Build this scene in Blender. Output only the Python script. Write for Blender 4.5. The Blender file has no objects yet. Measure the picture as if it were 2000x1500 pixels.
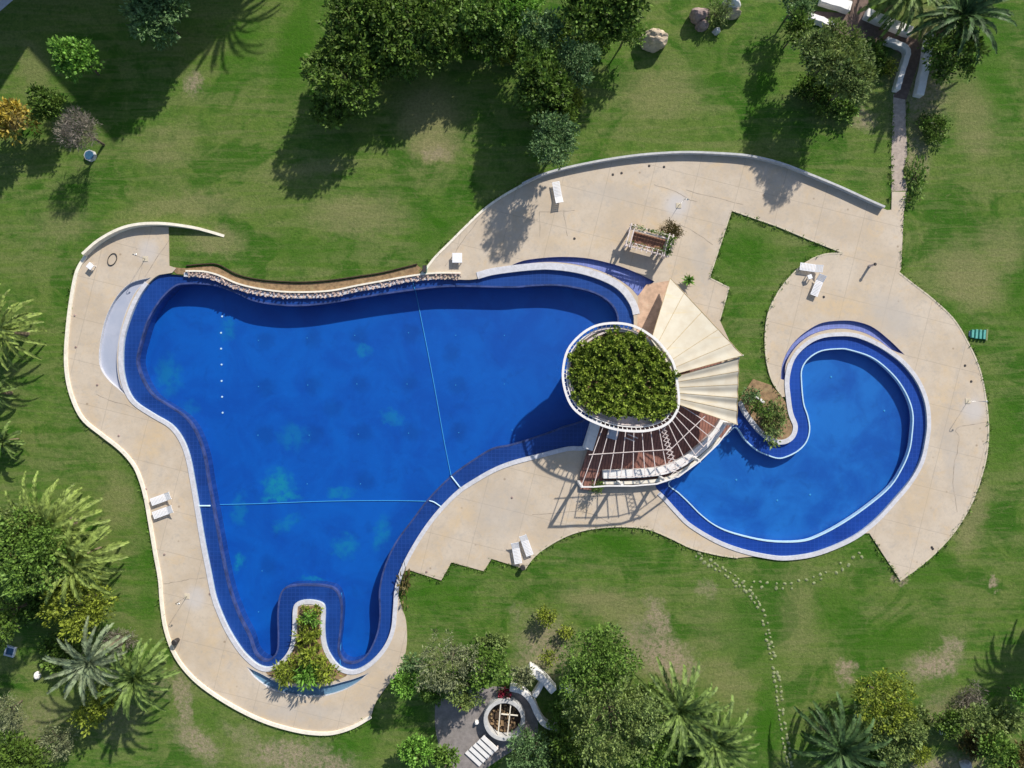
import bpy, math, random
import numpy as np
from mathutils import Vector, Matrix, Quaternion
rad = math.radians
SC = bpy.context.scene
COL = SC.collection
# ------------------------------------------------------------------ camera
CAM_H = 67.0
cam_d = bpy.data.cameras.new("camera")
cam_d.sensor_width = 36.0
cam_d.lens = 36.0 * CAM_H / 100.0            # 100 m wide at ground level
cam_d.clip_start = 0.5
cam_d.clip_end = 3000
cam = bpy.data.objects.new("camera", cam_d)
cam.location = (0, 0, CAM_H)
cam.rotation_euler = (0, 0, 0)
COL.objects.link(cam)
SC.camera = cam
# ------------------------------------------------------------------ light
ELEV = rad(34)
SD = Vector((0.53, 0.848, 0)).normalized()
to_sun = Vector((SD.x*math.cos(ELEV), SD.y*math.cos(ELEV), math.sin(ELEV)))
world = bpy.data.worlds.new("World")
SC.world = world
world.use_nodes = True
wn = world.node_tree
for n in list(wn.nodes): wn.nodes.remove(n)
sky = wn.nodes.new('ShaderNodeTexSky'); sky.sky_type = 'NISHITA'; sky.sun_disc = False
sky.sun_elevation = ELEV
sky.sun_rotation = math.atan2(SD.x, SD.y)
bg = wn.nodes.new('ShaderNodeBackground'); bg.inputs['Strength'].default_value = 0.105
wo = wn.nodes.new('ShaderNodeOutputWorld')
wn.links.new(sky.outputs[0], bg.inputs[0]); wn.links.new(bg.outputs[0], wo.inputs[0])
sl = bpy.data.lights.new("sun", 'SUN'); sl.energy = 4.5; sl.angle = rad(0.9); sl.color = (1.0, 0.94, 0.84)
so = bpy.data.objects.new("sun", sl); so.rotation_euler = to_sun.to_track_quat('Z', 'Y').to_euler()
so.location = (60, 90, 80); COL.objects.link(so)
SC.view_settings.view_transform = 'Standard'
SC.view_settings.look = 'None'
SC.view_settings.exposure = 0.30
SC.view_settings.gamma = 1.0
SC.cycles.max_bounces = 8
SC.cycles.transparent_max_bounces = 12

# ------------------------------------------------------------------ helpers
PXM = 0.05
def P(px, py, z=0.0):
    """world x,y of a spot at height z, measured on the survey grid of the photograph"""
    k = PXM*(CAM_H - z)/CAM_H
    return ((px-1000)*k, (750-py)*k)
def PL(pts, z=0.0): return [P(p[0], p[1], z) for p in pts]
def smooth(pts, closed=True, n=5):
    """Catmull-Rom through (x,y[,'s']); 's' marks a sharp corner"""
    N = len(pts); out = []
    sh = [len(p) > 2 for p in pts]
    rng = range(N) if closed else range(N-1)
    for i in rng:
        p1 = np.array(pts[i][:2], float); p2 = np.array(pts[(i+1) % N][:2], float)
        p0 = np.array(pts[(i-1) % N][:2], float) if (closed or i > 0) and not sh[i] else p1*2-p2
        p3 = np.array(pts[(i+2) % N][:2], float) if (closed or i+2 < N) and not sh[(i+1) % N] else p2*2-p1
        straight = sh[i] and sh[(i+1) % N]
        k = 1 if straight else n
        for j in range(k):
            t = j/k
            q = 0.5*((2*p1)+(-p0+p2)*t+(2*p0-5*p1+4*p2-p3)*t*t+(-p0+3*p1-3*p2+p3)*t**3)
            out.append((q[0], q[1]))
    if not closed: out.append(tuple(pts[-1][:2]))
    return out
def setp(o, label=None, cat=None, group=None, kind=None):
    if label: o['label'] = label
    if cat: o['category'] = cat
    if group: o['group'] = group
    if kind: o['kind'] = kind
    return o
def link(name, me, m=None, parent=None, loc=None):
    o = bpy.data.objects.new(name, me); COL.objects.link(o)
    if m is not None and me is not None:
        me.materials.clear(); me.materials.append(m)
    if parent is not None: o.parent = parent
    if loc is not None: o.location = loc
    return o
def empty(name, loc, rz=0):
    o = bpy.data.objects.new(name, None); COL.objects.link(o)
    o.location = loc; o.rotation_euler = (0, 0, rz); o.empty_display_size = 0.3
    return o
def slab(name, loops, z0, z1, m, parent=None, origin=(0, 0)):
    """filled outline with holes (first loop outer), world coordinates"""
    cu = bpy.data.curves.new("c", 'CURVE'); cu.dimensions = '2D'; cu.fill_mode = 'BOTH'
    cu.extrude = abs(z1-z0)/2
    for lp in loops:
        s = cu.splines.new('POLY'); s.points.add(len(lp)-1)
        for i, (x, y) in enumerate(lp): s.points[i].co = (x-origin[0], y-origin[1], 0, 1)
        s.use_cyclic_u = True
    ob = bpy.data.objects.new("t", cu); COL.objects.link(ob)
    dg = bpy.context.evaluated_depsgraph_get()
    me = bpy.data.meshes.new_from_object(ob.evaluated_get(dg))
    bpy.data.objects.remove(ob); bpy.data.curves.remove(cu)
    zc = (z0+z1)/2
    for v in me.vertices: v.co.z += zc
    for p in me.polygons: p.use_smooth = False
    return link(name, me, m, parent)
class MB:
    """collects shapes; build() makes ONE mesh"""
    def __init__(s): s.v = []; s.f = []
    def add(s, vs, fs):
        b = len(s.v); s.v += [tuple(v) for v in vs]; s.f += [tuple(i+b for i in f) for f in fs]; return s
    def box(s, c, d, rz=0, tilt=None):
        M = Matrix.Rotation(rz, 3, 'Z')
        if tilt: M = M @ Matrix.Rotation(tilt[1], 3, tilt[0])
        vs = []
        for dz in (-1, 1):
            for dx, dy in ((-1, -1), (1, -1), (1, 1), (-1, 1)):
                vs.append(Vector(c)+M @ Vector((dx*d[0]/2, dy*d[1]/2, dz*d[2]/2)))
        return s.add(vs, [(3, 2, 1, 0), (4, 5, 6, 7), (0, 1, 5, 4), (1, 2, 6, 5), (2, 3, 7, 6), (3, 0, 4, 7)])
    def tube(s, pts, r, n=8, cap=True):
        pts = [Vector(p) for p in pts]; rs = r if isinstance(r, (list, tuple)) else [r]*len(pts)
        vs = []; fs = []
        for i, p in enumerate(pts):
            t = (pts[min(i+1, len(pts)-1)]-pts[max(i-1, 0)]).normalized()
            a = t.cross(Vector((0, 0, 1)));
            if a.length < 0.05: a = t.cross(Vector((1, 0, 0)))
            a.normalize(); b = t.cross(a)
            for k in range(n):
                w = 2*math.pi*k/n; vs.append(p+(a*math.cos(w)+b*math.sin(w))*rs[i])
        for i in range(len(pts)-1):
            for k in range(n):
                k2 = (k+1) % n; fs.append((i*n+k, i*n+k2, (i+1)*n+k2, (i+1)*n+k))
        if cap:
            fs.append(tuple(range(n-1, -1, -1))); fs.append(tuple((len(pts)-1)*n+k for k in range(n)))
        return s.add(vs, fs)
    def bar(s, a, b, w, h):
        a = Vector(a); b = Vector(b); t = (b-a).normalized(); u = t.cross(Vector((0, 0, 1))).normalized(); v = u.cross(t)
        vs = []
        for p in (a, b):
            for x, y in ((-1, -1), (1, -1), (1, 1), (-1, 1)): vs.append(p+u*x*w/2+v*y*h/2)
        return s.add(vs, [(0, 1, 2, 3), (7, 6, 5, 4), (0, 4, 5, 1), (1, 5, 6, 2), (2, 6, 7, 3), (3, 7, 4, 0)])
    def ribbon(s, pts, o0, o1, z0, z1, closed=False):
        """wall of rectangular section following 2D points; offsets o0..o1 to the right of travel"""
        N = len(pts); pv = [Vector((p[0], p[1])) for p in pts]; vs = []; fs = []
        zz = z1 if isinstance(z1, (list, tuple)) else [z1]*N
        for i in range(N):
            a = pv[(i-1) % N] if (closed or i > 0) else pv[i]
            b = pv[(i+1) % N] if (closed or i < N-1) else pv[i]
            t = (b-a).normalized(); nrm = Vector((t.y, -t.x))
            p0 = pv[i]+nrm*o0; p1 = pv[i]+nrm*o1
            vs += [(p0.x, p0.y, z0), (p1.x, p1.y, z0), (p1.x, p1.y, zz[i]), (p0.x, p0.y, zz[i])]
        for i in range(N if closed else N-1):
            j = (i+1) % N
            for k in range(4):
                k2 = (k+1) % 4; fs.append((i*4+k, j*4+k, j*4+k2, i*4+k2))
        if not closed: fs += [(0, 1, 2, 3), ((N-1)*4+3, (N-1)*4+2, (N-1)*4+1, (N-1)*4)]
        return s.add(vs, fs)
    def disc(s, c, r, h, n=20, r2=None):
        r2 = r if r2 is None else r2
        vs = [(c[0]+r*math.cos(2*math.pi*k/n), c[1]+r*math.sin(2*math.pi*k/n), c[2]) for k in range(n)]
        vs += [(c[0]+r2*math.cos(2*math.pi*k/n), c[1]+r2*math.sin(2*math.pi*k/n), c[2]+h) for k in range(n)]
        fs = [(k, (k+1) % n, n+(k+1) % n, n+k) for k in range(n)]+[tuple(range(n-1, -1, -1)), tuple(range(n, 2*n))]
        return s.add(vs, fs)
    def build(s, name, m, parent=None, smoothed=False, bevel=0, loc=None):
        me = bpy.data.meshes.new(name); me.from_pydata(s.v, [], s.f); me.validate()
        import bmesh
        bm = bmesh.new(); bm.from_mesh(me)
        bmesh.ops.recalc_face_normals(bm, faces=bm.faces[:])
        if bevel: bmesh.ops.bevel(bm, geom=[e for e in bm.edges if e.calc_face_angle(0) > 0.5], offset=bevel, segments=2, affect='EDGES', clamp_overlap=True)
        bm.to_mesh(me); bm.free()
        if smoothed:
            for p in me.polygons: p.use_smooth = True
        return link(name, me, m, parent, loc)
def copy_tree(o, parent=None):
    c = o.copy(); COL.objects.link(c)
    if parent is not None: c.parent = parent
    for ch in [x for x in SC.objects if x.parent == o]: copy_tree(ch, c)
    return c

# ------------------------------------------------------------------ materials
class NT:
    def __init__(s, name):
        s.m = bpy.data.materials.new(name); s.m.use_nodes = True; s.t = s.m.node_tree
        s.b = s.t.nodes['Principled BSDF']; s.o = s.t.nodes['Material Output']
        s.geo = s.t.nodes.new('ShaderNodeNewGeometry')
    def n(s, typ, **kw):
        nd = s.t.nodes.new(typ)
        for k, v in kw.items():
            if hasattr(nd, k) and k not in nd.inputs: setattr(nd, k, v)
            else: nd.inputs[k].default_value = v
        return nd
    def l(s, a, b): s.t.links.new(a, b)
    def noise(s, scale, detail=4, rough=0.55, vec=None, dist=0.0):
        nd = s.n('ShaderNodeTexNoise'); nd.inputs['Scale'].default_value = scale; nd.inputs['Detail'].default_value = detail
        nd.inputs['Roughness'].default_value = rough; nd.inputs['Distortion'].default_value = dist
        s.l(vec if vec is not None else s.geo.outputs['Position'], nd.inputs['Vector']); return nd.outputs['Fac']
    def math(s, op, a, b=None, clamp=False):
        nd = s.n('ShaderNodeMath'); nd.operation = op; nd.use_clamp = clamp
        for i, x in enumerate((a, b)):
            if x is None: continue
            if isinstance(x, (int, float)): nd.inputs[i].default_value = x
            else: s.l(x, nd.inputs[i])
        return nd.outputs[0]
    def rng(s, v, a, b, c=0.0, d=1.0):
        nd = s.n('ShaderNodeMapRange'); nd.interpolation_type = 'SMOOTHSTEP'
        for i, x in enumerate((a, b, c, d)): nd.inputs[i+1].default_value = x
        s.l(v, nd.inputs[0]); return nd.outputs[0]
    def mix(s, f, a, b, mode='MIX'):
        nd = s.n('ShaderNodeMix'); nd.data_type = 'RGBA'; nd.blend_type = mode
        if isinstance(f, (int, float)): nd.inputs[0].default_value = f
        else: s.l(f, nd.inputs[0])
        for i, x in ((6, a), (7, b)):
            if isinstance(x, tuple): nd.inputs[i].default_value = (*x, 1) if len(x) == 3 else x
            else: s.l(x, nd.inputs[i])
        return nd.outputs[2]
    def scaled(s, sx, sy, sz, rz=0):
        nd = s.n('ShaderNodeMapping'); nd.inputs['Scale'].default_value = (sx, sy, sz); nd.inputs['Rotation'].default_value = (0, 0, rz)
        s.l(s.geo.outputs['Position'], nd.inputs['Vector']); return nd.outputs[0]
    def bump(s, h, strength=0.3, dist=0.1):
        nd = s.n('ShaderNodeBump'); nd.inputs['Strength'].default_value = strength; nd.inputs['Distance'].default_value = dist
        s.l(h, nd.inputs['Height']); s.l(nd.outputs[0], s.b.inputs['Normal'])
    def spots(s, lst, dist_amt=1.2):
        """soft-edged patches: (px,py,rx,ry,rot_deg,strength) in survey pixels, on the ground"""
        dn = s.n('ShaderNodeTexNoise'); dn.inputs['Scale'].default_value = 0.9; dn.inputs['Detail'].default_value = 5; dn.inputs['Roughness'].default_value = 0.7
        s.l(s.geo.outputs['Position'], dn.inputs['Vector'])
        sub = s.n('ShaderNodeVectorMath', operation='SUBTRACT'); s.l(dn.outputs['Color'], sub.inputs[0]); sub.inputs[1].default_value = (.5, .5, .5)
        sc = s.n('ShaderNodeVectorMath', operation='SCALE'); s.l(sub.outputs[0], sc.inputs[0]); sc.inputs['Scale'].default_value = dist_amt*2.4
        ad = s.n('ShaderNodeVectorMath', operation='ADD'); s.l(s.geo.outputs['Position'], ad.inputs[0]); s.l(sc.outputs[0], ad.inputs[1])
        acc = None
        for (px, py, rx, ry, ro, st) in lst:
            x, y = P(px, py)
            mp = s.n('ShaderNodeMapping'); mp.vector_type = 'TEXTURE'
            mp.inputs['Location'].default_value = (x, y, 0); mp.inputs['Rotation'].default_value = (0, 0, rad(ro))
            mp.inputs['Scale'].default_value = (rx*PXM, ry*PXM, 1000)
            s.l(ad.outputs[0], mp.inputs['Vector'])
            ln = s.n('ShaderNodeVectorMath', operation='LENGTH'); s.l(mp.outputs[0], ln.inputs[0])
            r = s.rng(ln.outputs['Value'], 0.35, 1.35, st, 0.0)
            acc = r if acc is None else s.math('MAXIMUM', acc, r)
        return acc
def simple(name, col, rough=0.7, var=0.12, scale=2.0, metal=0.0, bump=0.0, grime=None):
    t = NT(name); nz = t.noise(scale, 6, 0.65)
    c2 = tuple(min(1, c*(1+var)) for c in col); c1 = tuple(c*(1-var) for c in col)
    c = t.mix(t.rng(nz, 0.3, 0.7), c1, c2)
    if grime:
        c = t.mix(t.rng(t.noise(scale*0.5, 8, 0.7, dist=0.4), 0.52, 0.72, 0, grime[1]), c, grime[0])
    t.l(c, t.b.inputs['Base Color']); t.b.inputs['Roughness'].default_value = rough; t.b.inputs['Metallic'].default_value = metal
    if bump: t.bump(t.noise(scale*6, 4), bump, 0.02)
    return t.m
M = {}
# lawn
t = NT("lawn")
n_big = t.noise(0.09, 5, 0.6); n_mid = t.noise(0.45, 6, 0.68, dist=0.5); n_f = t.noise(4.0, 6, 0.75)
streak = t.noise(1.0, 5, 0.65, t.scaled(0.16, 1.5, 1, rad(6)), dist=1.2)
n_m2 = t.noise(1.5, 5, 0.7, dist=0.6)
band = t.noise(1.0, 4, 0.55, t.scaled(0.07, 0.55, 1, rad(-8)), dist=1.6)
g = t.mix(t.rng(n_mid, 0.36, 0.64), (0.040, 0.128, 0.012), (0.092, 0.185, 0.026))
g = t.mix(t.rng(n_big, 0.42, 0.60, 0, 0.75), g, (0.125, 0.195, 0.040))
g = t.mix(t.rng(band, 0.47, 0.60, 0, 0.60), g, (0.150, 0.200, 0.060))
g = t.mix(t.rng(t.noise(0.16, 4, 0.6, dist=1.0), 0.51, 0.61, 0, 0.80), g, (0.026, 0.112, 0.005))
g = t.mix(t.rng(streak, 0.46, 0.62, 0, 0.40), g, (0.165, 0.205, 0.070))
g = t.mix(t.rng(n_m2, 0.50, 0.66, 0, 0.40), g, (0.024, 0.090, 0.008))
g = t.mix(t.rng(t.noise(1.1, 6, 0.75, dist=0.6), 0.54, 0.68, 0, 0.40), g, (0.185, 0.215, 0.080))
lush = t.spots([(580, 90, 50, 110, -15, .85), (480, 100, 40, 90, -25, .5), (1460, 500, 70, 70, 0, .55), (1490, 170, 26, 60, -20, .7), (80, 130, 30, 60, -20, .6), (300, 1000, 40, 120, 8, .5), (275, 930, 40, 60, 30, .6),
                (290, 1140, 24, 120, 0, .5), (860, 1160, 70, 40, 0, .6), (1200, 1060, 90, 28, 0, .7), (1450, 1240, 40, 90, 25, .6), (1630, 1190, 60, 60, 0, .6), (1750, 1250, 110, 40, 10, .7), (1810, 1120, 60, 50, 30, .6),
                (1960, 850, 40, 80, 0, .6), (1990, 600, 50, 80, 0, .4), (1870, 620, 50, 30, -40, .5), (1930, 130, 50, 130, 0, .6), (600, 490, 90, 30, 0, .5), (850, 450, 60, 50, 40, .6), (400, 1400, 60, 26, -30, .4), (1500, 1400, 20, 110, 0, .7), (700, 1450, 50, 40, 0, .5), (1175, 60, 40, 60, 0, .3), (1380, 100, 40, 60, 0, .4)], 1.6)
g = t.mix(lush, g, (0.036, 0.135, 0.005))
dry = t.spots([(840, 230, 75, 75, 0, .6), (850, 290, 55, 35, 0, .75), (700, 420, 110, 42, 0, .5), (120, 440, 60, 35, 0, .35), (1290, 180, 90, 55, 0, .38),
               (600, 330, 90, 20, 10, .35), (1600, 640, 30, 60, 0, .2), (1890, 540, 80, 60, -40, .5), (1900, 230, 45, 90, 10, .45), (1960, 480, 60, 50, 0, .4),
               (1180, 1180, 90, 35, -12, .5), (1420, 1330, 60, 40, -50, .35), (380, 400, 120, 25, 0, .35), (210, 830, 40, 40, 0, .35), (230, 970, 40, 60, 0, .35),
               (420, 470, 60, 30, 0, .55), (1410, 1230, 60, 90, 30, .15), (1560, 1200, 40, 90, 0, .25), (1900, 1010, 25, 80, -15, .5), (330, 290, 60, 40, 30, .3), (70, 140, 30, 60, 0, .4)], 1.4)
g = t.mix(dry, g, (0.265, 0.255, 0.120))
soil = t.spots([(378, 162, 17, 26, 0, .8), (850, 300, 32, 14, 0, .5), (1285, 1215, 24, 50, 20, .85), (1300, 1285, 75, 42, -30, .95), (1245, 1255, 45, 55, 0, .6),
                (1825, 1300, 55, 28, 15, .95), (1860, 1262, 24, 22, 0, .8), (1650, 1312, 20, 24, 20, .95), (1937, 1143, 12, 13, 0, .95), (1757, 1131, 14, 16, 0, .9),
                (385, 1450, 60, 28, -40, .8), (358, 1370, 18, 70, 10, .75), (560, 1475, 90, 32, 0, .85), (640, 1495, 60, 26, 0, .8), (480, 1440, 60, 22, -25, .4), (1065, 1270, 60, 70, 0, .75), (1380, 1150, 24, 20, 0, .4),
                (1010, 1200, 18, 22, 0, .35), (900, 1400, 60, 60, 0, .5), (1840, 1500, 90, 24, 10, .75), (1850, 1390, 50, 40, 0, .45), (1760, 240, 30, 40, 0, .3), (1690, 230, 26, 26, 0, .7),
                (60, 1420, 90, 60, 0, .4), (310, 1340, 30, 25, 0, .4), (1175, 410, 2, 2, 0, .1), (1795, 150, 60, 120, 0, .7), (1790, 300, 26, 60, 0, .6), (225, 1400, 60, 60, 0, .3)], 1.6)
g = t.mix(t.math('MULTIPLY', soil, t.rng(t.noise(2.2, 6, 0.8), 0.30, 0.60)), g, (0.335, 0.290, 0.195))
g = t.mix(t.rng(n_f, 0.35, 0.65, 0, 0.36), g, (0.022, 0.055, 0.008))
g = t.mix(t.rng(t.noise(9, 3, 0.8), 0.58, 0.74, 0, 0.35), g, (0.24, 0.25, 0.09))
g = t.mix(1.0, g, (1.18, 1.05, 1.15), 'MULTIPLY')
t.l(g, t.b.inputs['Base Color']); t.b.inputs['Roughness'].default_value = 0.95; t.b.inputs['Specular IOR Level'].default_value = 0.1
t.bump(t.noise(3.5, 6, 0.8), 0.75, 0.14)
M['lawn'] = t.m
# pool deck concrete
t = NT("deck")
c = t.mix(t.rng(t.noise(0.22, 6, 0.7), 0.35, 0.65), (0.490, 0.400, 0.298), (0.560, 0.475, 0.378))
c = t.mix(t.rng(t.noise(0.5, 6, 0.7, dist=1.0), 0.50, 0.7, 0, .55), c, (0.57, 0.43, 0.27))
c = t.mix(t.rng(t.noise(1.1, 8, 0.75, dist=0.4), 0.50, 0.70, 0, .55), c, (0.39, 0.35, 0.31))
c = t.mix(t.rng(t.noise(4, 6, 0.8), 0.48, 0.72, 0, .5), c, (0.38, 0.33, 0.27))
vor = t.n('ShaderNodeTexVoronoi'); vor.inputs['Scale'].default_value = 0.55; t.l(t.geo.outputs['Position'], vor.inputs['Vector'])
c = t.mix(t.rng(vor.outputs['Distance'], 0.03, 0.09, .6, 0), c, (0.20, 0.14, 0.09))
br = t.n('ShaderNodeTexBrick'); br.inputs['Scale'].default_value = 1.0; br.inputs['Brick Width'].default_value = 4.2; br.inputs['Row Height'].default_value = 4.0
br.inputs['Mortar Size'].default_value = 0.035; br.inputs['Mortar Smooth'].default_value = 0.4; br.offset = 0
br.inputs['Color1'].default_value = (1, 1, 1, 1); br.inputs['Color2'].default_value = (1, 1, 1, 1); br.inputs['Mortar'].default_value = (0, 0, 0, 1)
t.l(t.scaled(1, 1, 1, rad(14)), br.inputs['Vector'])
c = t.mix(t.math('MULTIPLY', br.outputs['Fac'], 0.45), c, (0.30, 0.25, 0.20))
wet = t.spots([(1322, 402, 26, 26, 0, .75), (1900, 800, 24, 26, 0, .6), (382, 1168, 22, 24, 0, .6), (290, 492, 20, 26, 0, .5)], .3)
c = t.mix(wet, c, (0.52, 0.50, 0.50))
rust = t.spots([(1060, 640, 2, 2, 0, 0.01), (1650, 600, 90, 18, 0, .5), (1720, 640, 30, 50, 40, .4), (300, 860, 50, 30, 40, .45), (225, 600, 14, 60, 15, .4), (900, 1010, 50, 16, 45, .4), (830, 1090, 30, 20, 0, .35), (1350, 1040, 70, 14, -25, .45),
                (1290, 445, 60, 16, -10, .4), (1150, 470, 100, 14, 0, .3), (420, 1230, 14, 60, -20, .4), (700, 1340, 60, 14, 30, .35), (440, 1330, 40, 20, -30, .3), (1840, 760, 18, 80, -15, .3), (1790, 980, 30, 50, -30, .3)], .9)
c = t.mix(t.math('MULTIPLY', rust, t.rng(t.noise(1.3, 6, .7), .3, .6)), c, (0.60, 0.44, 0.25))
grey = t.spots([(1740, 620, 60, 40, -35, .6), (1860, 900, 20, 90, 10, .4), (1600, 350, 2, 2, 0, .01), (1500, 460, 120, 26, -20, .4), (1180, 380, 80, 20, 0, .35), (280, 980, 2, 2, 0, .01), (980, 1000, 60, 60, 0, .35), (580, 1390, 90, 16, 0, .4), (1370, 520, 16, 60, 10, .4), (230, 700, 16, 100, 0, .25)], 1.0)
c = t.mix(grey, c, (0.415, 0.385, 0.355))
t.l(c, t.b.inputs['Base Color']); t.b.inputs['Roughness'].default_value = 0.85
t.bump(t.noise(12, 4), 0.15, 0.02)
M['deck'] = t.m
# tiled pool surfaces
def tilemat(name, col, col2, patches=None, tile=0.0, pcol=(0.02, 0.30, 0.34), amt=.5, dk=None):
    t = NT(name)
    c = t.mix(t.rng(t.noise(0.20, 6, 0.6, dist=0.6), 0.33, 0.67), col, col2)
    c = t.mix(t.rng(t.noise(1.6, 6, 0.7), 0.5, 0.75, 0, amt*.35), c, tuple(min(1, x*1.3+.005) for x in col2))
    c = t.mix(t.rng(t.noise(0.75, 5, 0.6, dist=0.5), 0.55, 0.7, 0, amt*.6), c, tuple(x*.75 for x in col))
    if dk: c = t.mix(t.spots(dk, .7), c, tuple(x*.62 for x in col))
    if patches: c = t.mix(t.math('MULTIPLY', t.spots(patches, 1.1), t.rng(t.noise(1.2, 5, .7), .32, .55, .25, 1)), c, pcol)
    if tile:
        br = t.n('ShaderNodeTexBrick'); br.offset = 0; br.inputs['Scale'].default_value = 1; br.inputs['Brick Width'].default_value = tile; br.inputs['Row Height'].default_value = tile
        br.inputs['Mortar Size'].default_value = tile*.09; t.l(t.geo.outputs['Position'], br.inputs['Vector'])
        c = t.mix(t.math('MULTIPLY', br.outputs['Fac'], .28), c, tuple(min(1, x*1.9+.03) for x in col))
    t.l(c, t.b.inputs['Base Color']); t.b.inputs['Roughness'].default_value = 0.45
    return t.m
M['floor_main'] = tilemat("pool_floor_paint", (0.001, 0.072, 0.38), (0.001, 0.104, 0.46),
    [(533, 950, 30, 30, 0, 1.0), (535, 978, 40, 10, 0, 1.0), (655, 970, 28, 12, 0, .6), (668, 1075, 26, 22, 0, .6), (738, 1048, 13, 34, -15, .55), (453, 1106, 13, 15, 0, .85), (312, 735, 26, 40, 0, .5),
     (430, 640, 18, 22, 0, .45), (702, 682, 16, 14, 0, .5), (560, 855, 30, 28, 0, .4), (760, 820, 26, 12, -20, .45), (600, 1140, 30, 8, 0, .6), (455, 1000, 16, 30, 0, .45),
     (548, 1030, 30, 14, 30, .5), (350, 800, 20, 20, 0, .3)], pcol=(0.006, 0.22, 0.36), dk=[(x, y, 20, 20, 0, .38) for x, y in ((505,665),(600,660),(693,655),(798,650),(505,755),(601,752),(697,750),(795,750),(890,752),(504,850),(604,850),(700,848),(798,846),(896,845),(704,945),(512,1115),(640,800),(880,690))])
M['floor_small'] = tilemat("small_pool_floor_paint", (0.004, 0.085, 0.38), (0.012, 0.150, 0.50))
M['ledge'] = tilemat("pool_ledge_tile", (0.007, 0.036, 0.19), (0.012, 0.060, 0.28), tile=0.4, amt=.5)
M['ledge_small'] = tilemat("small_pool_ledge_tile", (0.005, 0.038, 0.25), (0.009, 0.060, 0.34), tile=0.4, amt=.5)
M['recess_blue'] = tilemat("recess_tile", (0.13, 0.17, 0.43), (0.19, 0.23, 0.50), tile=0.5, amt=.4)
M['recess_pale'] = tilemat("recess_paint", (0.34, 0.38, 0.48), (0.44, 0.46, 0.54), amt=.3)
M['coping'] = simple("white_coping", (0.56, 0.56, 0.60), 0.6, 0.12, 3.0, grime=((0.38, 0.35, 0.32), .7))
M['kerb'] = simple("pale_kerb", (0.80, 0.74, 0.62), 0.7, 0.10, 2.5, grime=((0.50, 0.42, 0.32), .5))
M['deckedge'] = simple('worn_deck_edge', (0.56, 0.49, 0.37), 0.8, 0.12, 2.0, grime=((0.42, 0.36, 0.26), .7))
M['line'] = simple("ledge_edge_tile", (0.80, 0.84, 0.90), 0.4, 0.08, 3)
M['dark_line'] = simple("dull_edge_tile", (0.07, 0.075, 0.20), 0.4, 0.4, 1.2)
M['white'] = simple("white_paint", (0.78, 0.76, 0.74), 0.5, 0.06, 3, grime=((0.5, 0.44, 0.4), .4))
M['plastic'] = simple("white_plastic", (0.82, 0.82, 0.84), 0.35, 0.04, 6)
M['pink_white'] = simple("weathered_white_timber", (0.66, 0.57, 0.54), 0.7, 0.15, 4, grime=((0.32, 0.22, 0.19), .5))
M['wall_stone'] = simple("wall_render", (0.50, 0.50, 0.50), 0.85, 0.15, 2.5, grime=((0.28, 0.27, 0.26), .6))
M['terracotta'] = simple("terracotta_paving", (0.54, 0.36, 0.25), 0.8, 0.2, 1.6, grime=((0.60, 0.47, 0.34), .8))
M['seam'] = simple('sail_seam', (0.42, 0.32, 0.18), .8, .2, 3)
M['joint'] = simple('deck_joint_filler', (0.36, 0.30, 0.24), .95, .3, 2)
M['soil'] = simple("soil", (0.26, 0.17, 0.09), 0.95, 0.35, 2.5, bump=.5, grime=((0.30, 0.24, 0.12), .8))
M['soil_dark'] = simple("dark_soil", (0.06, 0.038, 0.024), 0.95, 0.35, 3, bump=.5)
M['gravel'] = simple("gravel_path", (0.40, 0.33, 0.28), 0.95, 0.18, 3, bump=.5, grime=((0.52, 0.42, 0.32), .6))
M['brick_path'] = simple("brick_path", (0.16, 0.11, 0.09), 0.9, 0.22, 3, bump=.4)
M['paving'] = simple("grey_paving", (0.24, 0.215, 0.205), 0.9, 0.2, 1.5, grime=((0.14, 0.13, 0.12), .7))
M['stone'] = simple("path_stone", (0.22, 0.25, 0.12), 0.9, 0.25, 3, bump=.4)
M['rock'] = simple("boulder_rock", (0.48, 0.39, 0.28), 0.9, 0.25, 2, bump=.8, grime=((0.25, 0.20, 0.15), .7))
M['rock_red'] = simple("reddish_rock", (0.27, 0.20, 0.18), 0.9, 0.3, 2, bump=.8)
M['rubble'] = simple("rubble_stone", (0.50, 0.37, 0.31), 0.9, 0.35, 5, bump=.8, grime=((0.66, 0.62, 0.66), .9))
M['bark'] = simple("bark", (0.13, 0.10, 0.07), 0.95, 0.3, 5, bump=.8)
M['palm_bark'] = simple("palm_bark", (0.19, 0.14, 0.095), 0.95, 0.35, 6, bump=.9)
M['rope'] = simple("rope", (0.06, 0.32, 0.62), 0.7, 0.05, 3)
M['tealbox'] = simple("teal_plastic", (0.10, 0.36, 0.31), 0.5, 0.2, 5)
M['bluecover'] = simple("blue_cover", (0.03, 0.10, 0.18), 0.5, 0.2, 5)
M['greyframe'] = simple("pale_metal", (0.45, 0.50, 0.58), 0.5, 0.08, 5)
M['dark'] = simple("dark_plastic", (0.035, 0.03, 0.03), 0.6, 0.2, 4)
M['steel'] = simple("brushed_steel", (0.55, 0.55, 0.56), 0.3, 0.05, 4, metal=.9)
M['red'] = simple("red_blossom", (0.30, 0.012, 0.045), 0.7, 0.3, 6)
M['facade'] = simple("rendered_facade", (0.42, 0.40, 0.38), 0.9, 0.1, 1)
M['roofgrey'] = simple("grey_roof", (0.42, 0.42, 0.46), 0.8, 0.1, 1.5)
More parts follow.
